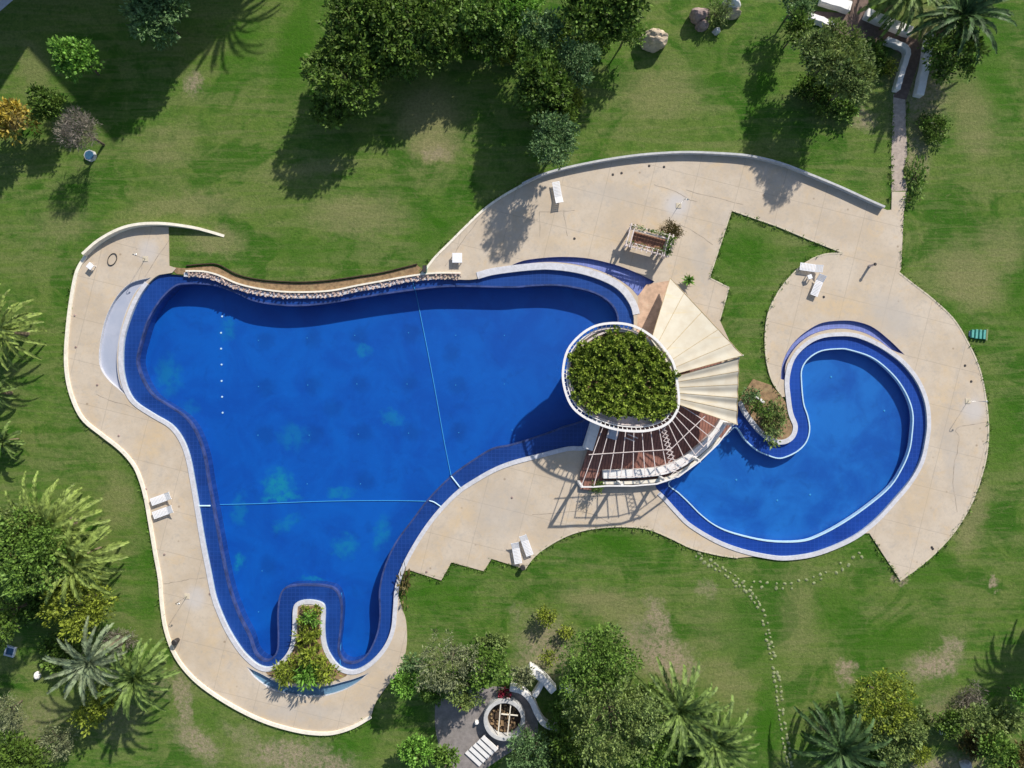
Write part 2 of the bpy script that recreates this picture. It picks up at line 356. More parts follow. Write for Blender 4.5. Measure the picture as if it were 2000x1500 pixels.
# wood deck: planks
def planks(name, ca, cb, w, ang):
    t = NT(name); wv = t.n('ShaderNodeTexWave'); wv.inputs['Scale'].default_value = 1/w*.16; wv.inputs['Distortion'].default_value = 0.15
    t.l(t.scaled(1, 1, 1, ang), wv.inputs['Vector'])
    c = t.mix(t.rng(t.noise(1.2, 6, .7), .35, .65), ca, cb)
    c = t.mix(t.rng(wv.outputs['Fac'], 0.02, 0.2, .7, 0), c, tuple(x*.35 for x in ca))
    t.l(c, t.b.inputs['Base Color']); t.b.inputs['Roughness'].default_value = .75
    return t.m
M['timber'] = planks("terrace_timber", (0.20, 0.088, 0.068), (0.30, 0.135, 0.100), .15, rad(8))
M['tabletop'] = planks("brown_timber", (0.19, 0.085, 0.05), (0.30, 0.145, 0.08), .15, rad(17))
# sail cloth
t = NT("sail_cloth")
c = t.mix(t.rng(t.noise(0.8, 5, .6), .35, .65), (0.55, 0.49, 0.385), (0.60, 0.555, 0.455))
c = t.mix(t.rng(t.noise(1, 5, .7, t.scaled(.25, 1.6, 1, rad(-12))), .55, .75, 0, .55), c, (0.60, 0.47, 0.24))
t.l(c, t.b.inputs['Base Color']); t.b.inputs['Roughness'].default_value = .8
tr = t.n('ShaderNodeBsdfTranslucent'); t.l(c, tr.inputs[0]); mx = t.n('ShaderNodeMixShader'); mx.inputs[0].default_value = .12
t.l(t.b.outputs[0], mx.inputs[1]); t.l(tr.outputs[0], mx.inputs[2]); t.l(mx.outputs[0], t.o.inputs[0])
M['sail'] = t.m
# water
def watermat(name, tint):
    t = NT(name); t.t.nodes.remove(t.b)
    tp = t.n('ShaderNodeBsdfTransparent'); tp.inputs[0].default_value = (*tint, 1)
    gl = t.n('ShaderNodeBsdfGlossy'); gl.inputs['Roughness'].default_value = .03
    bp = t.n('ShaderNodeBump'); bp.inputs['Strength'].default_value = .12; bp.inputs['Distance'].default_value = .03
    t.l(t.noise(1.6, 4, .6), bp.inputs['Height']); t.l(bp.outputs[0], gl.inputs['Normal'])
    dt = t.n('ShaderNodeVectorMath', operation='DOT_PRODUCT'); t.l(t.geo.outputs['Incoming'], dt.inputs[0]); t.l(bp.outputs[0], dt.inputs[1])
    om = t.math('SUBTRACT', 1.0, t.math('ABSOLUTE', dt.outputs['Value'])); p5 = t.math('POWER', om, 5.0)
    fres = t.math('ADD', t.math('MULTIPLY', p5, .98), .02, clamp=True)
    mx = t.n('ShaderNodeMixShader'); t.l(fres, mx.inputs[0]); t.l(tp.outputs[0], mx.inputs[1]); t.l(gl.outputs[0], mx.inputs[2])
    t.l(mx.outputs[0], t.o.inputs[0]); return t.m
M['water'] = watermat("clear_pool_water", (0.80, 0.93, 0.97))
# foliage
def leafmat(name, a, b, c3, scale=0.8, trans=.25):
    t = NT(name)
    rr = t.geo.outputs['Random Per Island']
    dk = tuple(x*.55 for x in a); hi = tuple(x*1.6 for x in b)
    cl = t.noise(2.3, 2, .5)
    c = t.mix(t.math('ADD', t.math('MULTIPLY', t.rng(cl, .38, .60), .72), t.math('MULTIPLY', rr, .28)), dk, hi)
    c = t.mix(t.rng(t.noise(scale*.6, 3, .6), .42, .62, 0, .45), c, c3)
    t.l(c, t.b.inputs['Base Color']); t.b.inputs['Roughness'].default_value = .55; t.b.inputs['Specular IOR Level'].default_value = .25
    tr = t.n('ShaderNodeBsdfTranslucent'); t.l(c, tr.inputs[0]); mx = t.n('ShaderNodeMixShader'); mx.inputs[0].default_value = trans
    t.l(t.b.outputs[0], mx.inputs[1]); t.l(tr.outputs[0], mx.inputs[2]); t.l(mx.outputs[0], t.o.inputs[0])
    return t.m
L = {
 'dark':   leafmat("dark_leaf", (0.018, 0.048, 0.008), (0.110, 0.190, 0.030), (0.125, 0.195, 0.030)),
 'green':  leafmat("green_leaf", (0.030, 0.078, 0.012), (0.150, 0.255, 0.045), (0.110, 0.200, 0.030)),
 'bright': leafmat("bright_leaf", (0.060, 0.150, 0.018), (0.170, 0.340, 0.050), (0.150, 0.300, 0.050)),
 'blue':   leafmat("blue_green_leaf", (0.036, 0.090, 0.032), (0.140, 0.235, 0.090), (0.130, 0.220, 0.070)),
 'olive':  leafmat("olive_leaf", (0.050, 0.090, 0.028), (0.190, 0.260, 0.080), (0.190, 0.240, 0.050)),
 'grey':   leafmat("grey_leaf", (0.085, 0.105, 0.060), (0.220, 0.245, 0.130), (0.190, 0.220, 0.070)),
 'yellow': leafmat("yellow_leaf", (0.100, 0.145, 0.014), (0.230, 0.280, 0.035), (0.190, 0.250, 0.030)),
 'orange': leafmat("orange_leaf", (0.200, 0.170, 0.040), (0.420, 0.330, 0.045), (0.280, 0.210, 0.130)),
 'bare':   leafmat("dry_twig", (0.120, 0.100, 0.085), (0.230, 0.200, 0.170), (0.200, 0.195, 0.130)),
 'brown':  leafmat("brown_leaf", (0.075, 0.055, 0.018), (0.130, 0.105, 0.035), (0.110, 0.110, 0.030)),
 'palm':   leafmat("palm_leaf", (0.045, 0.095, 0.020), (0.150, 0.220, 0.055), (0.130, 0.200, 0.045), 1.2, .2),
 'palmlt': leafmat("pale_palm_leaf", (0.090, 0.140, 0.025), (0.220, 0.290, 0.070), (0.190, 0.250, 0.055), 1.2, .2),  # lighter, yellower frond green
 'palmdk': leafmat("dark_palm_leaf", (0.022, 0.058, 0.018), (0.065, 0.125, 0.040), (0.080, 0.130, 0.045), 1.2, .2),
 'palmgy': leafmat("grey_palm_leaf", (0.100, 0.140, 0.075), (0.185, 0.235, 0.135), (0.190, 0.210, 0.120), 1.2, .2),
 'roof':   leafmat("roof_shrub_leaf", (0.045, 0.095, 0.010), (0.260, 0.340, 0.050), (0.190, 0.260, 0.030), .9),
}

# ------------------------------------------------------------------ foliage geometry
def leaves_mesh(name, base, dirn, nrm, ln, wd):
    """kite-shaped leaves, numpy (N,3) arrays"""
    N = len(base)
    dirn = dirn/np.linalg.norm(dirn, axis=1, keepdims=True)
    side = np.cross(dirn, nrm); side /= (np.linalg.norm(side, axis=1, keepdims=True)+1e-6)
    ln = np.broadcast_to(ln, (N,))[:, None]; wd = np.broadcast_to(wd, (N,))[:, None]
    v = np.empty((N, 4, 3), np.float32)
    v[:, 0] = base; v[:, 1] = base+dirn*ln*.45+side*wd*.5; v[:, 2] = base+dirn*ln; v[:, 3] = base+dirn*ln*.45-side*wd*.5
    me = bpy.data.meshes.new(name)
    me.vertices.add(N*4); me.vertices.foreach_set('co', v.ravel())
    me.loops.add(N*4); me.loops.foreach_set('vertex_index', np.arange(N*4, dtype=np.int32))
    me.polygons.add(N); me.polygons.foreach_set('loop_start', np.arange(0, N*4, 4, dtype=np.int32))
    me.polygons.foreach_set('loop_total', np.full(N, 4, np.int32))
    me.update(calc_edges=True)
    return me
def unit(a): return a/(np.linalg.norm(a, axis=-1, keepdims=True)+1e-9)
def sprigs(R, c, n_per, ll, lw, outd, up=.5, spread=.35):
    """leaf bunches at points c (N,3), facing outd"""
    N = len(c)
    b = np.repeat(c, n_per, 0); od = np.repeat(outd, n_per, 0)
    d = unit(od*.7+R.normal(0, .75, (N*n_per, 3))+np.array([0, 0, up*.5]))
    base = b+d*R.uniform(0, spread, (N*n_per, 1))+R.normal(0, spread*.25, (N*n_per, 3))
    nr = unit(np.array([0, 0, 1.0])+R.normal(0, .55, (N*n_per, 3)))
    q = np.repeat(R.uniform(.6, 1.35, N), n_per)
    return base, d, nr, ll*q*R.uniform(.7, 1.3, N*n_per), lw*q*R.uniform(.7, 1.3, N*n_per)
def crown_mesh(name, seed, r, rz, dens=1.0, ll=.30, lw=.17, lobes=9, n_per=16, flat=0.0, open_=0.0):
    R = np.random.default_rng(seed)
    lc = []; lr = []
    lc.append((0, 0, 0)); lr.append(.62)
    for i in range(lobes):
        a = i*2.4+R.uniform(-.4, .4); q = R.uniform(.45, .72)
        lc.append((q*math.cos(a), q*math.sin(a), R.uniform(-.35, .45))); lr.append(R.uniform(.26, .44))
    lc = np.array(lc); lr = np.array(lr)
    N = int(34*r*r*dens)
    w = lr**2; idx = R.choice(len(lr), N, p=w/w.sum())
    d = unit(R.normal(0, 1, (N, 3))); d[:, 2] = np.where(R.random(N) < .72, np.abs(d[:, 2]), d[:, 2])
    rr = lr[idx][:, None]*R.uniform(.55+.0*open_, 1.12, (N, 1))**.7
    p = lc[idx]+d*rr
    keep = R.random(N) > open_*.3
    p = p[keep]; d = d[keep]
    p = p*np.array([r, r, rz])
    b, dd, nr, l_, w_ = sprigs(R, p, n_per, ll, lw, d, spread=.38)
    return leaves_mesh(name, b, dd, nr, l_, w_)
def trunk_mb(seed, h, rb, r, rz, nb=7):
    R = random.Random(seed); mb = MB()
    top = h*.62; bend = [R.uniform(-.2, .2)*rb*3 for _ in range(4)]
    pts = [(0, 0, -.3), (bend[0], bend[1], top*.5), (bend[2], bend[3], top)]
    mb.tube(pts, [rb*1.25, rb*.9, rb*.7], 10)
    for i in range(nb):
        a = i*2.4+R.uniform(-.3, .3); z0 = top*R.uniform(.65, .98); q = r*R.uniform(.5, .85); zz = h+rz*R.uniform(-.4, .45)
        k = z0/top
        s = Vector((bend[2]*k, bend[3]*k, z0)); e = Vector((q*math.cos(a), q*math.sin(a), zz))
        m_ = s.lerp(e, .5)+Vector((0, 0, .15*r)); mb.tube([s, m_, e], [rb*.45, rb*.28, rb*.08], 6)
        for j in range(2):
            e2 = m_+Vector((R.uniform(-1, 1), R.uniform(-1, 1), R.uniform(.1, .8)))*r*.35
            mb.tube([m_, e2], [rb*.22, rb*.05], 5)
    return mb
SEED = [100]
def tree(px, py, rpx, h, kind, label, name='tree', cat='tree', rz=None, dens=1.0, ll=.30, lw=.17, lobes=9, n_per=16, open_=0.0, group=None, sq=1.0, rot=0):
    """h = height of the crown's middle above ground"""
    SEED[0] += 1; sd = SEED[0]
    k = (CAM_H-h)/CAM_H; r = rpx*PXM*k*.93
    rz = rz if rz is not None else min(r*.75, h*.72)
    x, y = P(px, py, h)
    o = empty(name, (x, y, 0), rad(rot)); o.scale = (1, sq, 1)
    setp(o, label, cat, group)
    trunk_mb(sd, h, max(.05, r*.055), r, rz).build('trunk', M['bark'], o, smoothed=True)
    me = crown_mesh('crown', sd, r, rz, dens, ll, lw, lobes, n_per, open_=open_)
    link('crown', me, L[kind], o, (0, 0, h))
    return o
def frond_geo(R, n, Lf, e0, e1, leaf_l, leaf_w, pairs, droop):
    base = []; dr = []; nr = []; ln = []; wd = []; rach = []
    for i in range(n):
        az = i*2.39996+R.uniform(-.15, .15); f = (i+.5)/n
        el = e0+(e1-e0)*f+R.uniform(-.12, .12); LL = Lf*R.uniform(.85, 1.08)*(0.8+.2*math.sin(math.pi*min(1, f*1.2)))
        p = np.array([0, 0, 0.0]); pts = [p.copy()]; e = el; steps = 10
        dirs = []
        for s in range(steps):
            e -= droop*(.4+1.3*s/steps)/steps
            dv = np.array([math.cos(e)*math.cos(az), math.cos(e)*math.sin(az), math.sin(e)])
            p = p+dv*LL/steps; pts.append(p.copy()); dirs.append(dv)
        dirs.append(dirs[-1]); pts = np.array(pts); dirs = np.array(dirs)
        rach.append(pts)
        tt = np.linspace(.10, 1.0, pairs); ft = tt*steps; i0 = np.minimum(ft.astype(int), steps-1); fr = (ft-i0)[:, None]
        pp = pts[i0]*(1-fr)+pts[i0+1]*fr; dd = unit(dirs[i0]*(1-fr)+dirs[i0+1]*fr)
        sdv = np.array([-math.sin(az), math.cos(az), 0.0]); up = unit(np.cross(dd, sdv)*-1)
        up = np.where(up[:, 2:3] < 0, -up, up)
        for sg in (-1, 1):
            d = unit(dd*(1.0+.8*tt[:, None])+sdv*sg*.72+up*.22+R.normal(0, .09, (pairs, 3)))
            base.append(pp); dr.append(d); nr.append(unit(up+sdv*sg*-.3+R.normal(0, .1, (pairs, 3))))
            ln.append(leaf_l*(np.sin(np.clip(tt, 0, 1)*math.pi*.86+.22)**.7)*R.uniform(.85, 1.1, pairs)+.08); wd.append(np.full(pairs, leaf_w))
    return np.concatenate(base), np.concatenate(dr), np.concatenate(nr), np.concatenate(ln), np.concatenate(wd), rach
def palm(px, py, rpx, h, kind, label, n=44, e0=1.35, e1=-.45, name='palm_tree', cat='palm', leaf_l=.55, leaf_w=.10, droop=1.25, pairs=30, lean=(0, 0), skirt=True, group=None):
    SEED[0] += 1; R = np.random.default_rng(SEED[0])
    n = int(n*.72); leaf_l *= .82
    k = (CAM_H-h)/CAM_H; Lf = rpx*PXM*k*1.14
    x, y = P(px, py, h)
    o = empty(name, (x-lean[0], y-lean[1], 0)); setp(o, label, cat, group)
    mb = MB(); rt = max(.16, Lf*.075)
    pts = [(0, 0, -.3), (lean[0]*.35, lean[1]*.35, h*.5), (lean[0], lean[1], h-.15)]
    N = 16; P3 = []
    for i in range(N+1):
        t_ = i/N; q = [(1-t_)**2*pts[0][j]+2*t_*(1-t_)*pts[1][j]+t_*t_*pts[2][j] for j in range(3)]; P3.append(q)
    mb.tube(P3, [rt*(1.25-.25*i/N)*(1.0 if i % 2 else .9)*(1.15 if i > N-3 else 1) for i in range(N+1)], 12)
    mb.build('trunk', M['palm_bark'], o)
    b, d, nr, l_, w_, rach = frond_geo(R, n, Lf, e0, e1, leaf_l, leaf_w, pairs, droop)
    # midribs as slim blades joined into the crown
    rb = []; rd = []; rn = []; rl = []; rw = []
    for pts_ in rach:
        for i in range(len(pts_)-1):
            dv = pts_[i+1]-pts_[i]; rb.append(pts_[i]-dv*.15); rd.append(dv); rn.append((0, 0, 1)); rl.append(np.linalg.norm(dv)*1.5); rw.append(.15*(1-i/len(pts_))+.04)
    b = np.concatenate([b, rb]); d = np.concatenate([d, unit(np.array(rd))]); nr = np.concatenate([nr, rn]); l_ = np.concatenate([l_, rl]); w_ = np.concatenate([w_, rw])
    me = leaves_mesh('crown', b, d, nr, l_, w_)
    link('crown', me, L[kind], o, (lean[0], lean[1], h))
    return o
def shrub(px, py, rpx, kind, label, name='shrub', cat='shrub', h=None, ll=.22, lw=.12, dens=1.6, open_=0, group=None, sq=1, rot=0, lobes=6, n_per=14):
    SEED[0] += 1; sd = SEED[0]; r = rpx*PXM*.93
    h = h or r*.8
    x, y = P(px, py, h*.5)
    o = empty(name, (x, y, 0), rad(rot)); o.scale = (1, sq, 1); setp(o, label, cat, group)
    mb = MB(); R = random.Random(sd)
    for i in range(7):
        a = i*.9+R.random(); mb.tube([(0, 0, -.1), (math.cos(a)*r*.3, math.sin(a)*r*.3, h*.5), (math.cos(a)*r*.65, math.sin(a)*r*.65, h*R.uniform(.6, .95))], [.05, .035, .012], 5)
    mb.build('stem', M['bark'], o)
    link('foliage', crown_mesh('foliage', sd, r, h*.55, dens, ll, lw, lobes, n_per, open_=open_), L[kind], o, (0, 0, h*.5))
    return o

# ------------------------------------------------------------------ outlines (survey pixels)
POOL = [(312,537),(337,536),(370,539),(400,541),(425,549),(462,565),(500,574),(550,581),(600,582),(650,579),(700,569),(750,560),(800,550),(850,545),(890,546),(925,546),(960,537),(1000,531),
 (1040,527),(1075,526),(1125,532),(1170,545),(1205,563),(1227,588),(1237,615),(1236,650),(1225,700),(1205,760),(1180,820),(1150,868),
 (1110,873),(1065,884),(1000,901),(960,917),(925,937),(895,957),(863,988),(835,1022),(810,1060),(787,1103),(773,1145),(769,1190),(765,1228),(752,1260),(730,1287),(705,1305),(685,1309),(665,1302),
 (650,1286),(638,1262),(634,1230),(635,1190),(628,1177),(605,1172),(582,1176),(574,1190),(573,1230),(568,1262),(555,1284),(532,1302),(510,1301),(490,1287),(470,1265),(447,1228),(430,1190),(420,1160),
 (411,1115),(400,1060),(390,1000),(380,940),(370,890),(356,855),(335,829),(300,808),(266,785),(250,760),(242,730),(240,700),(243,660),(255,620),(270,585),(290,555)]
INNER = [(320,575),(337,560),(352,554),(387,553),(425,558),(462,572),(500,588),(562,596),(625,593),(700,581),(750,573),(800,566),(850,560),(900,558),(1000,560),(1040,557),(1087,556),(1125,561),(1162,571),(1190,588),
 (1206,612),(1207,645),(1195,700),(1175,760),(1150,815),(1100,835),(1060,850),(1000,869),(962,877),(925,899),(882,930),(837,975),(805,1017),(772,1062),(750,1112),(741,1157),(742,1200),(737,1237),(722,1272),
 (706,1290),(685,1297),(668,1290),(660,1270),(664,1230),(666,1185),(658,1158),(640,1147),(600,1144),(562,1147),(547,1163),(542,1200),(543,1245),(540,1275),(525,1291),(510,1290),(496,1275),
 (486,1245),(467,1207),(450,1162),(437,1110),(422,1030),(412,975),(405,937),(397,890),(382,847),(362,817),(332,795),(300,775),(282,752),(270,725),(266,700),(275,662),(287,625),(305,594)]
SPOOL = [(1632,656),(1670,658),(1712,675),(1750,700),(1775,725),(1793,752),(1806,787),(1810,825),(1807,857),(1797,900),(1775,940),(1745,976),(1712,1012),(1675,1042),(1635,1063),(1587,1080),(1537,1087),(1500,1084),(1450,1073),
 (1400,1054),(1350,1024),(1325,1000),(1300,972),(1280,950),(1290,932),(1330,905),(1375,870),(1412,838),(1432,800),(1440,787),(1450,806),(1478,842),(1507,864),(1532,866),(1550,854),(1556,832),(1547,807),(1542,775),(1540,740),(1550,702),(1573,676),(1600,661)]
SINNER = [(1640,681),(1660,683),(1700,696),(1730,717),(1757,746),(1776,780),(1784,812),(1782,850),(1777,880),(1764,912),(1740,950),(1700,985),(1650,1020),(1600,1047),(1562,1058),(1500,1057),(1437,1043),(1400,1028),(1370,1006),(1345,981),(1325,962),(1306,944),
 (1340,915),(1385,878),(1420,848),(1438,835),(1457,860),(1480,880),(1500,889),(1520,895),(1537,892),(1560,880),(1576,862),(1582,838),(1578,812),(1570,787),(1566,745),(1567,720),(1580,700),(1605,685)]
C_LEFT = [(297,542,1),(265,549),(245,561),(225,585),(208,620),(198,660),(194,700),(200,725),(218,748),(252,776,1),(238,755),(231,725),(230,690),(236,650),(248,608),(268,568)]
C_BOT = [(482,1301,1),(497,1322),(530,1345),(575,1357),(620,1360),(660,1352),(695,1335),(722,1313,1),(690,1325),(672,1330),(640,1338),(590,1341),(545,1333),(515,1317)]
C_TOP = [(995,520,1),(1020,510),(1050,505),(1090,502),(1130,503),(1165,508),(1210,520),(1245,534),(1278,550,1),(1245,578,1),(1228,560),(1200,542),(1165,527),(1125,517),(1080,512),(1040,514)]
C_SMALL = [(1524,740,1),(1527,712),(1537,687),(1553,665),(1577,645),(1607,630),(1650,626),(1680,630),(1707,641),(1737,665),(1766,693,1),(1740,683),(1712,663),(1680,648),(1640,642),(1600,648),(1570,663),(1548,685),(1534,712),(1532,740)]
sm = lambda pts, n=4: smooth(pts, True, n)
pool = PL(sm(POOL)); inner = PL(sm(INNER)); spool = PL(sm(SPOOL)); sinner = PL(sm(SINNER))
cL, cB, cT, cS = (PL(sm(c)) for c in (C_LEFT, C_BOT, C_TOP, C_SMALL))
LEFT_EDGE = [(330,444),(280,443),(240,452),(200,474),(170,500),(153,530),(143,575),(135,635),(131,700),(136,750),(150,793),(168,822),(200,848),(238,878),(263,907),(276,935),(286,970),(295,1020),(305,1080),(314,1130),(318,1180),(326,1230),
 (345,1280),(378,1322),(420,1355),(470,1385),(520,1408),(570,1423),(610,1430),(650,1430),(690,1418),(725,1398)]
# west deck: outside edge, then back along the pool edge
pool_closed = sm(POOL)
def idx_near(lp, p): return min(range(len(lp)), key=lambda i: (lp[i][0]-p[0])**2+(lp[i][1]-p[1])**2)
def arc(lp, a, b, step=1):
    i = idx_near(lp, a); j = idx_near(lp, b); out = [lp[i]]
    while i != j:
        i = (i+step) % len(lp); out.append(lp[i])
    return out
le = smooth(LEFT_EDGE, False, 4)
west = le+smooth([(725,1398),(735,1370),(758,1337),(780,1312),(790,1285),(795,1250),(793,1212),(786,1190),(775,1150)], False, 4)[1:] + arc(pool_closed, (773,1145), (312,537), 1)+[(337,533),(345,524),(331,519)]
NORTH_EDGE = [(820,539),(835,522),(850,503),(880,473),(910,443),(945,410),(980,385),(1020,362),(1060,344),(1110,330),(1180,316),(1250,306),(1330,301),(1400,303),(1460,308),(1520,322),(1580,345),(1640,370),(1690,393),(1732,411)]
EAST_EDGE = [(1755,533),(1780,553),(1820,584),(1860,622),(1887,665),(1910,715),(1922,765),(1929,830),(1926,885),(1914,935),(1895,985),(1865,1035),(1830,1075),(1792,1108),(1757,1133)]
spc = sm(SPOOL)
ISL_W = [(1643,495),(1610,497),(1580,509),(1550,533),(1520,570),(1500,612),(1494,660),(1497,705),(1508,745),(1528,775)]
SOUTH = [(1440,1089),(1400,1083),(1350,1070),(1310,1051),(1265,1033),(1215,1028),(1165,1031),(1120,1041),(1080,1060),(1045,1085),(1025,1111)]
east = (smooth(NORTH_EDGE, False, 4)+[(1740,410),(1741,375),(1771,375),(1764,415),(1759,525)]+smooth(EAST_EDGE, False, 4)+[(1697,1041)]
        + arc(spc, (1675,1042), (1542,775), -1)+smooth(ISL_W, False, 4)[::-1]+[(1575,466),(1520,443),(1428,411),(1385,543),(1423,562),(1405,625),(1440,700)]
        + arc(spc, (1440,787), (1500,1084), -1)[0:]+smooth(SOUTH, False, 4)+[(960,1091),(945,1115),(882,1098),(862,1133),(800,1113),(783,1116)]
        + arc(pool_closed, (787,1103), (850,545), -1)+[(830,544)])
DZ = 0.10
# ------------------------------------------------------------------ the setting
BIG = 900
ground_outer = [(-BIG, -BIG), (BIG, -BIG), (BIG, BIG), (-BIG, BIG)]
o = slab('ground', [ground_outer, pool, spool, cL, cB, cT, cS], -0.03, 0.0, M['lawn']); setp(o, kind='structure')
o = slab('pool_deck', [PL(west), cL, cB], -0.3, DZ, M['deck']); setp(o, kind='structure')
o = slab('pool_deck', [PL(east), cT, cS], -0.3, DZ, M['deck']); setp(o, kind='structure')
def grow(lp, d):
    n = len(lp); out = []
    area = sum(lp[i][0]*lp[(i+1) % n][1]-lp[(i+1) % n][0]*lp[i][1] for i in range(n))
    sg = 1 if area > 0 else -1
    for i in range(n):
        a = Vector(lp[i-1]); b = Vector(lp[(i+1) % n]); t_ = (b-a).normalized(); out.append((lp[i][0]+t_.y*d*sg, lp[i][1]-t_.x*d*sg))
    return out
o = slab('pool_ledge', [grow(pool, .02), inner], -2.2, -0.16, M['ledge']); setp(o, kind='structure')
o = slab('pool_floor', [grow(inner, .3)], -2.0, -1.75, M['floor_main']); setp(o, kind='structure')
o = slab('pool_ledge', [grow(spool, .02), sinner], -1.6, -0.13, M['ledge_small']); setp(o, kind='structure')
o = slab('pool_floor', [grow(sinner, .3)], -1.2, -0.85, M['floor_small']); setp(o, kind='structure')
def sheet(name, lp, z, m, kind='structure'):
    o = slab(name, [lp], z-.004, z, m); return setp(o, kind=kind)
def surface(name, lp, z, m):
    from mathutils.geometry import tessellate_polygon
    vs = [Vector((x, y, z)) for x, y in lp]; tr_ = tessellate_polygon([vs])
    me = bpy.data.meshes.new(name); me.from_pydata(vs, [], [tuple(t_) for t_ in tr_]); me.update()
    if me.polygons[0].normal.z < 0: me.flip_normals()
    o = link(name, me, m); return setp(o, kind='structure')
surface('water', pool, 0.0, M['water']); surface('water', spool, 0.0, M['water'])
for lp, m_, d_ in ((cL, M['recess_pale'], -.22), (cB, M['recess_pale'], -.22), (cT, M['recess_blue'], -.22), (cS, M['recess_blue'], -.16)):
    o = slab('basin_floor', [grow(lp, .03)], d_-.25, d_, m_); setp(o, kind='structure')
    mb = MB(); mb.ribbon(lp, -.035, .035, d_-.2, DZ-.004, True); o = mb.build('basin_wall', M['dark_line'] if m_ is M['recess_blue'] else M['coping']); setp(o, kind='structure')
surface('water', cB, -.12, watermat('shallow_basin_water', (0.55, 0.72, 0.80)))
# coping round the two pools
def cope(lp, a, b, w0, w1, z1, name='coping', m=None):
    pts = PL(arc(lp, a, b, 1)); mb = MB(); mb.ribbon(pts, -w1, -w0, -.28, z1)
    o = mb.build(name, m or M['coping']); return setp(o, kind='structure')
def sgn(lp):
    n = len(lp); return 1 if sum(lp[i][0]*lp[(i+1) % n][1]-lp[(i+1) % n][0]*lp[i][1] for i in range(n)) > 0 else -1
# survey outlines run clockwise in the picture => outside lies to the left of travel in the world
cope(pool_closed, (1150,868), (290,555), -.05, .36, .16)
cope(pool_closed, (935,543), (1237,615), -.05, .62, .155)
cope(spc, (1440,787), (1280,950), -.05, .34, .16) if False else None
cope(spc, (1545,720), (1290,960), -.05, .34, .16)
cope(spc, (1440,787), (1545,715), -.05, .42, .17)
def ring(lp, w, z0, z1, m, name='ledge_edge'):
    mb = MB(); mb.ribbon(lp, -w/2, w/2, z0, z1, True); return setp(mb.build(name, m), kind='structure')
ring(sinner, .11, -.5, -.05, M['line'])
ring(inner, .16, -.6, -.145, M['dark_line'])
# boundary kerb and walls
def wall(name, pts, w, z1, m, label, cat, z0=-.25, group=None, kind=None, off=0, taper=0):
    p2 = PL(smooth(pts, False, 4)); mb = MB(); n_ = len(p2)
    zz = [z1*min(1, max(.05, (n_-1-i)/max(1, taper*n_))) if taper else z1 for i in range(n_)]
    mb.ribbon(p2, off-w/2, off+w/2, z0, zz)
    o = mb.build(name, m); return setp(o, label, cat, group, kind)
wall('kerb', LEFT_EDGE[4:], .32, .24, M['kerb'], None, None, kind='structure')
wall('garden_wall', [(170,499),(200,473),(240,451),(280,441),(330,440),(380,446),(410,453),(438,461)], .26, .78, M['kerb'], 'curved cream wall at the upper left end of the deck, tapering into the lawn', 'wall', taper=.45)
wall('garden_wall', NORTH_EDGE[7:-1]+[(1722,407)], .20, .62, M['wall_stone'], 'long grey curved wall along the upper edge of the deck', 'wall')
wall('kerb', NORTH_EDGE[:8], .22, .16, M['kerb'], None, None, kind='structure')
wall('kerb', EAST_EDGE, .14, .12, M['deckedge'], None, None, kind='structure')
wall('kerb', SOUTH, .12, .12, M['deckedge'], None, None, kind='structure')
wall('kerb', ISL_W, .14, .12, M['deckedge'], None, None, kind='structure')
for seg in ([(1645,494),(1575,466),(1520,443),(1428,411)], [(1428,411),(1385,543)], [(1385,543),(1423,562)], [(1423,562),(1405,625)]):
    mb = MB(); mb.ribbon(PL(seg), -.06, .06, -.2, .12); setp(mb.build('kerb', M['deckedge']), kind='structure')
# soil bed and rubble edge above the main pool
sheet('flower_bed', PL(smooth([(331,521,1),(365,524),(400,520),(425,522),(462,540),(500,548),(550,553),(600,554),(650,550),(700,543),(750,535),(815,518,1),(830,530,1),(830,545,1),(750,560),(700,569),(650,579),(600,582),(550,581),(500,574),(462,565),(425,549),(400,541),(345,535,1)], True, 3)), .03, M['soil'])
wall('edging', [(365,519),(400,516),(428,517),(462,535),(500,545),(550,550),(600,551),(650,547),(700,540),(750,532),(815,516)], .08, .22, M['soil_dark'], 'low dark strip standing in for the lawn step shadow above the flower bed', 'edging')  # dark strip stands in for the shadow of a lawn step
wall('edging', [(365,530),(400,531),(428,538),(462,553),(500,563),(550,570),(600,571),(650,568),(700,558),(750,549),(800,540),(850,534),(900,534)], .16, .30, M['kerb'], 'thin pale stone edging above the rubble border of the main pool', 'edging')
rub = smooth([(370,535),(400,537),(425,544),(462,560),(500,569.5),(550,576.5),(600,577.5),(650,574.5),(700,564.5),(750,555.5),(800,545.5),(850,540.5),(898,541)], False, 6)
mb = MB(); R = random.Random(5)
pw = PL(rub)
for i in range(len(pw)-1):
    a = Vector(pw[i]); b = Vector(pw[i+1]); nn = max(1, int((b-a).length/.22))
    for k in range(nn):
        for row in range(4):
            q = a.lerp(b, (k+R.random()*.6)/nn); t_ = (b-a).normalized(); q = q+Vector((t_.y, -t_.x))*((row-1.5)*.16+R.uniform(-.05, .05))
            s_ = R.uniform(.09, .19); mb.box((q.x, q.y, .08+R.uniform(0, .14)), (s_*1.3, s_, s_), R.uniform(0, 3), ('X', R.uniform(-.5, .5)))
o = mb.build('rubble_border', M['rubble'], bevel=.015); setp(o, 'border of broken pinkish stones along the top edge of the main pool', 'stone border', kind='stuff')
wall('rubble_wall', [(360,536.5),(400,538),(425,545),(462,561),(500,570.5),(550,577.5),(600,578.5),(650,575.5),(700,565.5),(750,556.5),(800,546.5),(850,541.5),(900,541.5)], .40, .09, M['coping'], None, None, kind='structure')
bpy.data.objects['rubble_wall'].name = 'coping'
